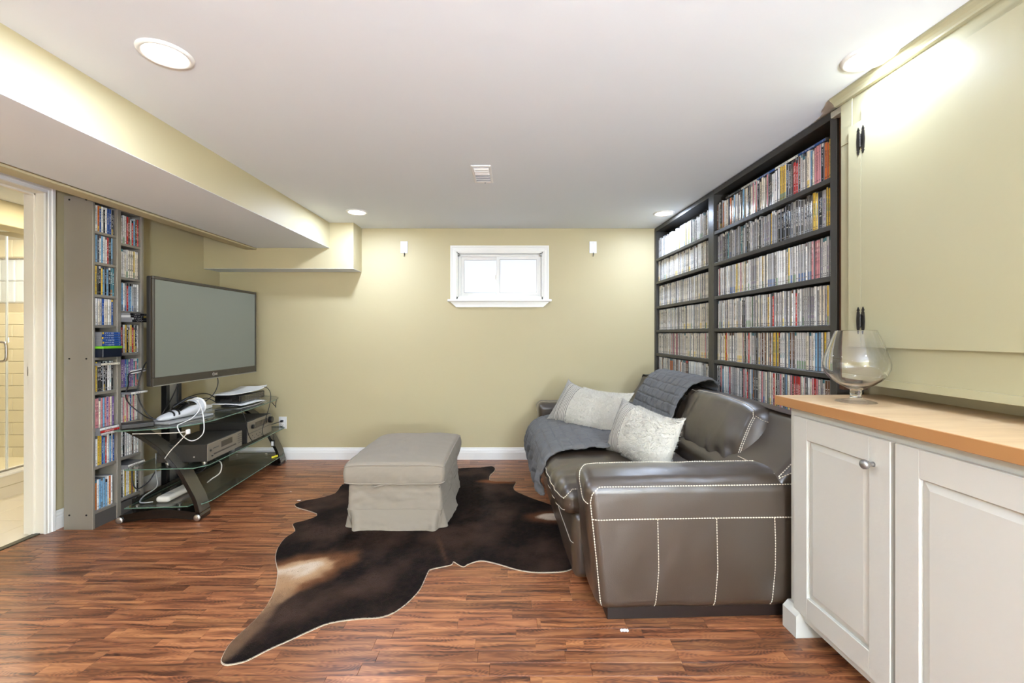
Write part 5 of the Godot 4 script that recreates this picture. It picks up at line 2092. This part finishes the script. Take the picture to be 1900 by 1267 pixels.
# ---------------------------------------------------------------- ottoman
func ottoman() -> void:
	var x0 := -1.02
	var x1 := -0.435
	var z0 := -2.71
	var z1 := -3.515
	var o := Vector3((x0 + x1) * 0.5, 0, (z0 + z1) * 0.5)
	var t := thing("ottoman", "taupe linen slipcovered storage ottoman standing on the cowhide rug", "ottoman", o)
	var W := x1 - x0
	var D := z0 - z1
	var f := nz(2.0, 61, 3)
	var f2 := nz(5.0, 62, 3)
	# lid cushion
	var c := Vector3(0, 0.348, 0)
	var s := Vector3(W + 0.03, 0.135, D + 0.03)
	var def := func(p: Vector3, n: Vector3) -> Vector3:
		var a := p.x / (s.x * 0.5)
		var b := p.z / (s.z * 0.5)
		var q := p
		if n.y > 0.0:
			q.y += n.y * 0.03 * maxf(0.0, (1.0 - a * a) * (1.0 - b * b)) ** 0.6
		q.y -= 0.008 * smoothstep(0.7, 1.0, absf(a)) * smoothstep(0.7, 1.0, absf(b)) * signf(p.y)
		if absf(p.y) < 0.06:
			q += n * 0.008 * (1.0 - pow(p.y / 0.06, 2.0))
		return q + n * (0.006 * f.get_noise_3d(p.x * 2.0, p.y * 2.0, p.z * 2.0) + 0.0025 * f2.get_noise_3d(p.x * 2.0, p.y * 3.0, p.z * 2.0))
	var g := G.new()
	g.sbox(c, s, 0.022, Vector3i(26, 8, 34), 4, def)
	var cu := part(t, "lid_cushion", g, M.linen)
	for yy in [0.058, -0.058]:
		var h := s * 0.5
		var cr := 0.012
		g = G.new()
		var loop := on_sbox(c, s, 0.022, def, [Vector3(-h.x, yy, h.z - cr), Vector3(-h.x + cr, yy, h.z), Vector3(h.x - cr, yy, h.z), Vector3(h.x, yy, h.z - cr), Vector3(h.x, yy, -h.z + cr), Vector3(h.x - cr, yy, -h.z), Vector3(-h.x + cr, yy, -h.z), Vector3(-h.x, yy, -h.z + cr), Vector3(-h.x, yy, h.z - cr)], 0.0015, 14)
		g.tube(loop, 0.0046, 7, false)
		part(cu, "piping", g, M.linen)
	# body and skirt: walk round the plan; t = 0 at the near side's left corner
	var per := 2.0 * (W + D)
	var plan := func(u: float, off: float) -> Vector3:
		var q := fposmod(u, 1.0) * per
		var hx := W * 0.5 - 0.004
		var hz := D * 0.5 - 0.004
		if q < W:
			return Vector3(-hx + q / W * 2.0 * hx, 0, hz + off)
		q -= W
		if q < D:
			return Vector3(hx + off, 0, hz - q / D * 2.0 * hz)
		q -= D
		if q < W:
			return Vector3(hx - q / W * 2.0 * hx, 0, -hz - off)
		q -= W
		return Vector3(-hx - off, 0, -hz + q / D * 2.0 * hz)
	var corner := func(u: float) -> float:      # distance along the plan to the next corner
		var q := fposmod(u, 1.0) * per
		var best := 9.0
		for cc in [0.0, W, W + D, 2.0 * W + D, per]:
			best = minf(best, absf(q - cc))
		return best
	var nu := 260
	g = G.new()
	g.grid(nu, 16, func(i, j):
		var u: float = i / float(nu)
		var v = j / 15.0
		var y := lerpf(0.13, 0.288, v)
		var off := 0.008 * f.get_noise_2d(u * per * 1.6, y * 5.0) + 0.004 * f2.get_noise_2d(u * per * 2.0, y * 6.0) + 0.003
		off -= 0.012 * v * v
		var cd: float = corner.call(u)
		var p: Vector3 = plan.call(u, off - 0.008 * smoothstep(0.02, 0.0, cd))
		# round the corner by pulling it towards the middle
		var k := smoothstep(0.015, 0.0, cd) * 0.006
		return Vector3(p.x * (1.0 - k / absf(W)), y, p.z * (1.0 - k / absf(D))), true, false, false)
	part(t, "box_cover", g, M.linen)
	g = G.new()
	g.grid(nu * 2, 14, func(i, j):
		var u: float = i / float(nu * 2)
		var v = j / 13.0
		var y := lerpf(0.009, 0.1325, v)
		var cd: float = corner.call(u)
		var open = 1.0 - v
		var off = 0.004 + open * (0.016 + 0.010 * f.get_noise_2d(u * per * 1.3 + 9.0, 1.0)) + 0.005 * open * f2.get_noise_2d(u * per * 1.6, y * 4.0)
		# pleats tucked at the corners
		off -= open * 0.055 * smoothstep(0.035, 0.012, cd)
		off += open * 0.012 * smoothstep(0.03, 0.05, cd) * smoothstep(0.09, 0.05, cd)
		var p: Vector3 = plan.call(u, off)
		if absf(p.x) > W * 0.5 - 0.05 and p.z > 0.0 and cd > 0.05 and p.x > 0.0:
			p.x += open * 0.03 * smoothstep(0.05, 0.3, cd)
		return Vector3(p.x, y + 0.004 * f.get_noise_2d(u * per * 2.0, 5.0) * open, p.z), true, false, false)
	part(t, "skirt", g, M.linen)
	g = G.new()
	g.tube(range(nu + 1).map(func(i):
		var p: Vector3 = plan.call(i / float(nu), 0.004)
		return Vector3(p.x, 0.132, p.z)), 0.0022, 5, false)
	part(t, "skirt_seam", g, M.linen)
	# the little pull loop under the lid
	g = G.new()
	var hz2 := D * 0.5
	g.tube([Vector3(-0.135, 0.279, hz2 + 0.004), Vector3(-0.12, 0.274, hz2 + 0.016), Vector3(-0.095, 0.279, hz2 + 0.012), Vector3(-0.06, 0.284, hz2 + 0.006)], 0.0055, 7)
	part(t, "pull_loop", g, M.linen)
	g = G.new()
	g.span(Vector3(-W * 0.5 + 0.03, 0.02, -D * 0.5 + 0.03), Vector3(W * 0.5 - 0.03, 0.285, D * 0.5 - 0.03))
	part(t, "inner_box", g, M.plinth)

# ---------------------------------------------------------------- cowhide
func cowhide() -> void:
	var cr := Curve2D.new()
	for i in HIDE.size() + 1:
		var tg: Vector2 = (HIDE[(i + 1) % HIDE.size()] - HIDE[(i - 1 + HIDE.size()) % HIDE.size()]) / 7.0
		cr.add_point(HIDE[i % HIDE.size()], -tg, tg)
	var out := PackedVector2Array()
	for i in HIDE.size():
		for k in 4:
			out.append(cr.sample(i, k / 4.0))
	var f := nz(1.1, 71, 4)
	var f2 := nz(9.0, 72, 3)
	var f3 := nz(3.0, 73, 3)
	var blotch := func(p: Vector2, c: Vector2, ax: Vector2, ra: float, rb: float) -> float:
		var d := p - c
		var a := d.dot(ax.normalized()) / ra
		var b := d.dot(ax.normalized().orthogonal()) / rb
		return sqrt(a * a + b * b) + 0.28 * f3.get_noise_2d(p.x * 2.0, p.y * 2.0)
	var colour := func(p: Vector2) -> Color:
		var dark := S(24, 18, 16).lerp(S(66, 51, 43), clampf(0.40 + 1.5 * f.get_noise_2d(p.x * 2.0, p.y * 2.0), 0, 1))  # random coat tone, with a lighter brown sheen put into the colour
		dark = dark.lerp(S(78, 58, 46), 0.3 * clampf(f2.get_noise_2d(p.x * 3.0, p.y * 3.0) + 0.3, 0, 1))
		var c := dark
		# pale flank patch with a tawny margin, pale patch by the sofa, tawny neck and leg
		var w := blotch.call(p, Vector2(-1.13, 2.20), Vector2(0.30, 0.24), 0.24, 0.12)
		c = c.lerp(S(126, 84, 54), smoothstep(1.75, 1.15, w) * 0.85)
		c = c.lerp(S(196, 164, 128), smoothstep(1.2, 0.85, w))
		c = c.lerp(S(226, 214, 196), smoothstep(0.85, 0.45, w))
		w = blotch.call(p, Vector2(-1.14, 2.03), Vector2(0.05, 0.3), 0.20, 0.10)
		c = c.lerp(S(180, 146, 110), smoothstep(1.3, 0.7, w) * 0.9)
		w = blotch.call(p, Vector2(-1.09, 1.80), Vector2(-0.02, -0.3), 0.26, 0.06)
		c = c.lerp(S(134, 108, 84), smoothstep(1.3, 0.6, w) * 0.75)
		w = blotch.call(p, Vector2(0.275, 2.90), Vector2(1.0, 0.0), 0.11, 0.055)
		c = c.lerp(S(120, 76, 48), smoothstep(2.4, 1.2, w) * 0.8)
		c = c.lerp(S(224, 212, 196), smoothstep(1.15, 0.8, w))
		w = blotch.call(p, Vector2(-0.13, 3.60), Vector2(1.0, -0.1), 0.17, 0.05)
		c = c.lerp(S(150, 92, 56), smoothstep(1.4, 0.5, w) * 0.8)
		w = blotch.call(p, Vector2(-1.56, 2.92), Vector2(0.4, 0.35), 0.17, 0.05)
		c = c.lerp(S(150, 100, 66), smoothstep(1.3, 0.5, w) * 0.7)
		w = blotch.call(p, Vector2(-0.395, 2.46), Vector2(-0.10, 0.3), 0.15, 0.010)
		c = c.lerp(S(104, 74, 54), smoothstep(1.6, 0.5, w) * 0.6)
		return c
	var g := G.new()
	var lift := func(p: Vector2) -> float:
		return 0.0052 + 0.0022 * f.get_noise_2d(p.x * 3.0, p.y * 3.0)
	var bounds := Rect2(out[0], Vector2.ZERO)
	for p in out:
		bounds = bounds.expand(p)
	var cell := 0.014
	var nx := int(bounds.size.x / cell) + 2
	var ny := int(bounds.size.y / cell) + 2
	var ins := []
	var idx := {}
	var vert := func(p: Vector2) -> int:
		var key := Vector2i(roundi(p.x * 20000.0), roundi(p.y * 20000.0))
		if not idx.has(key):
			var e := 0.006
			var h: float = lift.call(p)
			var nn := Vector3(-(lift.call(p + Vector2(e, 0)) - h) / e, 1.0, (lift.call(p + Vector2(0, e)) - h) / e).normalized()
			g.tint = (colour.call(p) as Color).srgb_to_linear()
			idx[key] = g.add(Vector3(p.x, h, -p.y), nn, p)
		return idx[key]
	for i in nx + 1:
		var row := []
		for j in ny + 1:
			row.append(Geometry2D.is_point_in_polygon(bounds.position + Vector2(i, j) * cell, out))
		ins.append(row)
	for i in nx:
		for j in ny:
			var b := bounds.position + Vector2(i, j) * cell
			var q := [b, b + Vector2(cell, 0), b + Vector2(cell, cell), b + Vector2(0, cell)]
			var k := int(ins[i][j]) + int(ins[i + 1][j]) + int(ins[i + 1][j + 1]) + int(ins[i][j + 1])
			if k == 4:
				var v0: int = vert.call(q[0])
				var v1: int = vert.call(q[1])
				var v2: int = vert.call(q[2])
				var v3: int = vert.call(q[3])
				g.tri(v0, v1, v2)
				g.tri(v0, v2, v3)
			elif k > 0:
				for poly in Geometry2D.intersect_polygons(PackedVector2Array(q), out):
					var tr := Geometry2D.triangulate_polygon(poly)
					for m in range(0, tr.size(), 3):
						g.tri(vert.call(poly[tr[m]]), vert.call(poly[tr[m + 1]]), vert.call(poly[tr[m + 2]]))
	var t := thing("cowhide_rug", "dark brown cowhide rug with pale patches spread under the ottoman and sofa", "rug")
	var hair := part(t, "hair_side", g, M.hide)
	g = G.new()
	for poly in Geometry2D.offset_polygon(out, 0.0026, Geometry2D.JOIN_ROUND):
		g.prism(poly, 0.0004, 0.0031, func(q, s): return Vector3(q.x, s, -q.y))
	part(t, "skin_edge", g, M.hide_skin, "pale cut edge of the hide")
	# lying hair
	var mm := MultiMesh.new()
	mm.transform_format = MultiMesh.TRANSFORM_3D
	mm.use_colors = true
	var gg := G.new()
	gg.face([Vector3(-0.0006, 0, 0), Vector3(0.0006, 0, 0), Vector3(0.0004, 0.001, 0.008), Vector3(0, 0.0, 0.016)], Vector3.UP)
	mm.mesh = gg.mesh()
	var r := RandomNumberGenerator.new()
	r.seed = 8
	var tf := []
	var cols := []
	while tf.size() < 26000:
		var p := bounds.position + Vector2(r.randf() * bounds.size.x, r.randf() * bounds.size.y)
		if p.y > 2.9 and r.randf() < 0.6 or not Geometry2D.is_point_in_polygon(p, out):
			continue
		var a := 0.9 + 1.2 * f.get_noise_2d(p.x * 1.2 + 5.0, p.y * 1.2) + r.randf_range(-0.3, 0.3)
		tf.append(Transform3D(Basis(Vector3.UP, a) * Basis(Vector3.RIGHT, -r.randf_range(0.05, 0.3)), Vector3(p.x, lift.call(p) + 0.0002, -p.y)))
		var c: Color = colour.call(p)
		cols.append(c.lerp(S(96, 74, 60), r.randf() * 0.25).srgb_to_linear())
	mm.instance_count = tf.size()
	for k in tf.size():
		mm.set_instance_transform(k, tf[k])
		mm.set_instance_color(k, cols[k])
	var mi := MultiMeshInstance3D.new()
	mi.multimesh = mm
	mi.material_override = M.hide
	mi.set_meta("kind", "stuff")
	put(hair, mi, "lying_hair")

# ---------------------------------------------------------------- small things
func small_things() -> void:
	# ceiling register
	var t := thing("ceiling_vent", "white rectangular air vent in the middle of the ceiling", "vent", Vector3(-0.195, CEIL, -2.815))
	var g := G.new()
	var fr := 0.016
	for q in [[Vector3(-0.062, -0.007, -0.15), Vector3(-0.062 + fr, 0, 0.15)], [Vector3(0.062 - fr, -0.007, -0.15), Vector3(0.062, 0, 0.15)], [Vector3(-0.047, -0.007, -0.15), Vector3(0.047, 0, -0.15 + fr)], [Vector3(-0.047, -0.007, 0.15 - fr), Vector3(0.047, 0, 0.15)]]:
		g.span(q[0], q[1], 0.003)
	part(t, "frame", g, M.trim)
	for k in 7:
		g = G.new()
		g.t = Transform3D(Basis(Vector3.RIGHT, 0.6 if k < 4 else -0.6), Vector3(0, -0.003, -0.118 + k * 0.0385))
		g.cbox(Vector3.ZERO, Vector3(0.092, 0.002, 0.034), 0.0006)
		part(t, "vane", g, M.trim)
	g = G.new()
	g.span(Vector3(-0.047, -0.0015, -0.135), Vector3(0.047, -0.0005, 0.135))
	part(t, "damper", g, M.softgrey)
	g = G.new()
	g.cyl(Vector3(0.008, -0.0065, -0.142), Vector3(0.008, -0.009, -0.142), 0.004, 10)
	part(t, "screw", g, M.screw)
	# blank wall plates with bare speaker wire
	var zb := -BACK
	for q in [[-1.05, "white wall plate with dangling speaker wire on the corner soffit side of the window"], [0.77, "white wall plate with dangling speaker wire on the bookcase side of the window"]]:
		t = thing("wall_plate", q[1], "wall plate", Vector3(q[0], 2.043, zb), 0.0, "speaker wall plates")
		g = G.new()
		g.sbox(Vector3(0, 0, 0.004), Vector3(0.07, 0.115, 0.008), 0.0035, Vector3i(1, 1, 1), 3)
		part(t, "plate", g, M.white)
		for k in 2:
			g = G.new()
			g.cyl(Vector3(0, 0.042 * (1 - 2 * k), 0.0075), Vector3(0, 0.042 * (1 - 2 * k), 0.009), 0.003, 8)
			part(t, "screw", g, M.softgrey)
		for k in 2:
			g = G.new()
			g.tube([Vector3(0.002, -0.05, 0.006), Vector3(0.003 + 0.003 * k, -0.066, 0.012), Vector3(0.004 - 0.004 * k, -0.078 - 0.012 * k, 0.008)], 0.003, 6)
			part(t, "wire", g, M.matte)
	# outlet with the receiver's plug
	t = thing("wall_outlet", "white duplex wall outlet with a black plug behind the glass stand", "outlet", Vector3(-2.22, 0.353, zb))
	g = G.new()
	g.sbox(Vector3(0, 0, 0.003), Vector3(0.075, 0.117, 0.006), 0.0028, Vector3i(1, 1, 1), 3)
	part(t, "plate", g, M.white)
	for s in [-1.0, 1.0]:
		g = G.new()
		g.sbox(Vector3(0, s * 0.0195, 0.0065), Vector3(0.034, 0.028, 0.004), 0.0018, Vector3i(1, 1, 1), 2)
		var f := part(t, "socket", g, M.white)
		if s < 0.0:
			for x in [-0.0065, 0.0065]:
				g = G.new()
				g.span(Vector3(x - 0.001, s * 0.0195, 0.008), Vector3(x + 0.001, s * 0.0195 + 0.008, 0.0088))
				part(f, "slot", g, M.black)
			g = G.new()
			g.cyl(Vector3(0, s * 0.0195 - 0.007, 0.008), Vector3(0, s * 0.0195 - 0.007, 0.0088), 0.0025, 8)
			part(f, "slot", g, M.black)
	t = thing("power_lead", "black power lead from the receiver plugged into the wall outlet", "cable", Vector3(-2.22, 0.3725, zb + 0.0088))
	g = G.new()
	g.sbox(Vector3(0, 0, 0.013), Vector3(0.022, 0.02, 0.026), 0.005, Vector3i(1, 1, 1), 2)
	part(t, "plug", g, M.black)
	g = G.new()
	g.tube(smooth_path([Vector3(0, 0, 0.02), Vector3(-0.01, -0.004, 0.05), Vector3(-0.06, -0.012, 0.12), Vector3(-0.09, 0.02, 0.2), Vector3(-0.12, 0.06, 0.3)]), 0.0038, 7)
	part(t, "cable", g, M.black)
	# leads round the stand
	var cab := func(pts: Array, r: float, m: Material, label: String):
		cable("cable", pts, r, m, label, "cable")
	cab.call([stp(-0.30, 0.70, 0.73), stp(-0.33, 0.74, 0.66), stp(-0.37, 0.735, 0.55), stp(-0.42, 0.69, 0.45), stp(-0.45, 0.64, 0.42)], 0.004, M.black, "thick black lead arching from the console towards the TV post")
	cab.call([stp(-0.29, 0.66, 0.73), stp(-0.33, 0.70, 0.68), stp(-0.37, 0.69, 0.62), stp(-0.40, 0.64, 0.58)], 0.0035, M.black, "short black lead arching from the back of the console")
	cab.call([stp(-0.20, 0.624, 0.55), stp(-0.10, 0.63, 0.55), stp(0.0, 0.625, 0.52), stp(0.03, 0.58, 0.52), stp(0.035, 0.50, 0.54), stp(0.04, 0.42, 0.57), stp(0.045, 0.36, 0.62)], 0.003, M.black, "thin black lead running over the shelf edge and down between receiver and disc player")
	cab.call([stp(-0.10, 0.74, 1.09), stp(-0.03, 0.735, 1.03), stp(0.02, 0.69, 0.98), stp(0.04, 0.61, 0.92), stp(0.04, 0.52, 0.86), stp(0.035, 0.42, 0.80), stp(0.045, 0.36, 0.80)], 0.0028, M.black, "thin black lead hanging across the face of the receiver")
	cab.call([stp(0.0, 0.605, 1.05), stp(0.01, 0.56, 1.10), stp(-0.01, 0.545, 1.15), stp(-0.03, 0.58, 1.2), stp(-0.03, 0.605, 1.22)], 0.003, M.black, "black loop of wire hanging under the far end of the top glass shelf")
	cab.call([Vector3(-2.36, 0.588, -2.74), Vector3(-2.25, 0.584, -2.77), Vector3(-2.15, 0.581, -2.80), Vector3(-2.09, 0.583, -2.82)], 0.003, M.offwhite, "straight cream lead stretched beneath the top glass shelf")
	cab.call([Vector3(-2.085, 0.568, -2.82), Vector3(-2.13, 0.52, -2.82), Vector3(-2.19, 0.46, -2.825), Vector3(-2.23, 0.41, -2.83)], 0.0032, M.offwhite, "short cream lead slanting down to the curved black leg")
	cab.call([stp(-0.42, 0.38, 0.25), stp(-0.40, 0.26, 0.22), stp(-0.38, 0.17, 0.2), stp(-0.41, 0.13, 0.12), stp(-0.38, 0.115, 0.05), stp(-0.31, 0.113, 0.06)], 0.004, M.grey, "grey power lead hanging behind the stand to the white adapter")
	cab.call([stp(-0.10, 0.31, 0.35), stp(-0.02, 0.29, 0.3), stp(-0.01, 0.23, 0.27), stp(-0.06, 0.19, 0.26), stp(-0.1, 0.16, 0.28)], 0.0042, M.offwhite, "cream loop of cable hanging between the middle and bottom glass shelves")
	cab.call([Vector3(-2.585, 0.30, -3.0), Vector3(-2.57, 0.19, -2.99), Vector3(-2.55, 0.155, -3.01), Vector3(-2.52, 0.19, -3.06), Vector3(-2.50, 0.26, -3.1)], 0.0042, M.black, "black loop of cable low in front of the grey tower")
	# hub plug under the shelf
	g = G.new()
	g.sbox(Vector3.ZERO, Vector3(0.018, 0.03, 0.022), 0.004, Vector3i(1, 1, 1), 2)
	var b := solo("usb_hub", g, M.white, "tiny white connector hanging from the edge of the top glass shelf", "connector")
	b.position = Vector3(-2.078, 0.583, -2.825)
	t = thing("hanging_adapter", "small black and white adapter dangling on a wire under the middle shelf", "adapter", stp(0.01, 0.245, 1.05))
	g = G.new()
	g.sbox(Vector3.ZERO, Vector3(0.03, 0.055, 0.02), 0.004, Vector3i(1, 1, 1), 2)
	part(t, "body", g, M.black)
	g = G.new()
	g.span(Vector3(-0.01, -0.02, 0.0095), Vector3(0.01, 0.018, 0.0108))
	part(t, "sticker", g, M.white)
	g = G.new()
	g.tube(smooth_path([Vector3(0, 0.025, 0), Vector3(0.004, 0.05, 0.0), Vector3(0.0, 0.092, 0.0)]), 0.0022, 6)
	part(t, "wire", g, M.black)
	# dark wad of cables behind the leg
	g = G.new()
	for k in 5:
		g.tube(range(25).map(func(i): return Vector3(0.05 * cos(i * 0.55 + k), 0.035 * sin(i * 0.55 + k * 1.7), 0.035 * sin(i * 0.31 + k) )), 0.0045, 6)
	b = solo("cable_bundle", g, M.black, "dark coil of cable tucked under the middle glass shelf behind the leg", "cable")
	b.position = stp(-0.13, 0.29, 0.22)
	# scraps on the floor
	for q in [[0.452, 1.795, 0.014, "white paper scrap on the floor at the foot of the sofa arm"], [-1.55, 3.2, 0.010, "tiny white crumb on the bare floor between stand and rug, nearer the rug"], [-1.70, 3.38, 0.006, "tiny white crumb on the bare floor close to the glass stand"]]:
		g = G.new()
		var r: float = q[2]
		g.grid(7, 5, func(i, j): return Vector3((i / 6.0 - 0.5) * r * 2.6 * (1.0 - 0.3 * absf(j / 4.0 - 0.5)), 0.0012 + 0.25 * r * absf(sin(i * 1.3 + j * 0.7)), (j / 4.0 - 0.5) * r * 1.3), false, false, false)
		b = solo("paper_scrap", g, M.white, q[3], "scrap", "")
		b.position = Vector3(q[0], 0.0004, -q[1])

const HIDE := [Vector2(-1.071, 1.624), Vector2(-1.039, 1.609), Vector2(-0.983, 1.629), Vector2(-0.938, 1.682), Vector2(-0.886, 1.732), Vector2(-0.832, 1.785), Vector2(-0.764, 1.842), Vector2(-0.654, 1.869), Vector2(-0.570, 1.877), Vector2(-0.518, 1.909), Vector2(-0.474, 1.982), Vector2(-0.440, 2.086), Vector2(-0.431, 2.237), Vector2(-0.416, 2.266), Vector2(-0.327, 2.305), Vector2(-0.316, 2.338), Vector2(-0.287, 2.311), Vector2(-0.257, 2.289), Vector2(-0.232, 2.316), Vector2(-0.171, 2.349), Vector2(-0.083, 2.316), Vector2(0.024, 2.258), Vector2(0.127, 2.232), Vector2(0.252, 2.242), Vector2(0.308, 2.275), Vector2(0.348, 2.338), Vector2(0.500, 2.450), Vector2(0.620, 2.650), Vector2(0.600, 2.900), Vector2(0.450, 3.020), Vector2(0.329, 3.062), Vector2(0.181, 3.194), Vector2(0.065, 3.319), Vector2(0.012, 3.402), Vector2(0.004, 3.482), Vector2(0.022, 3.590), Vector2(-0.029, 3.599), Vector2(-0.179, 3.614), Vector2(-0.198, 3.690), Vector2(-0.196, 3.775), Vector2(-0.166, 3.883), Vector2(-0.165, 3.972), Vector2(-0.201, 4.020), Vector2(-0.292, 3.988), Vector2(-0.400, 3.980), Vector2(-0.600, 3.930), Vector2(-0.850, 3.900), Vector2(-1.050, 3.700), Vector2(-1.346, 3.565), Vector2(-1.348, 3.402), Vector2(-1.348, 3.330), Vector2(-1.408, 3.253), Vector2(-1.501, 3.194), Vector2(-1.540, 3.129), Vector2(-1.500, 3.071), Vector2(-1.387, 3.009), Vector2(-1.316, 2.961), Vector2(-1.300, 2.909), Vector2(-1.350, 2.846), Vector2(-1.394, 2.801), Vector2(-1.331, 2.699), Vector2(-1.344, 2.604), Vector2(-1.321, 2.481), Vector2(-1.272, 2.368), Vector2(-1.196, 2.248), Vector2(-1.142, 2.136), Vector2(-1.107, 2.036), Vector2(-1.089, 1.945), Vector2(-1.086, 1.855), Vector2(-1.095, 1.785), Vector2(-1.099, 1.715), Vector2(-1.087, 1.660)]
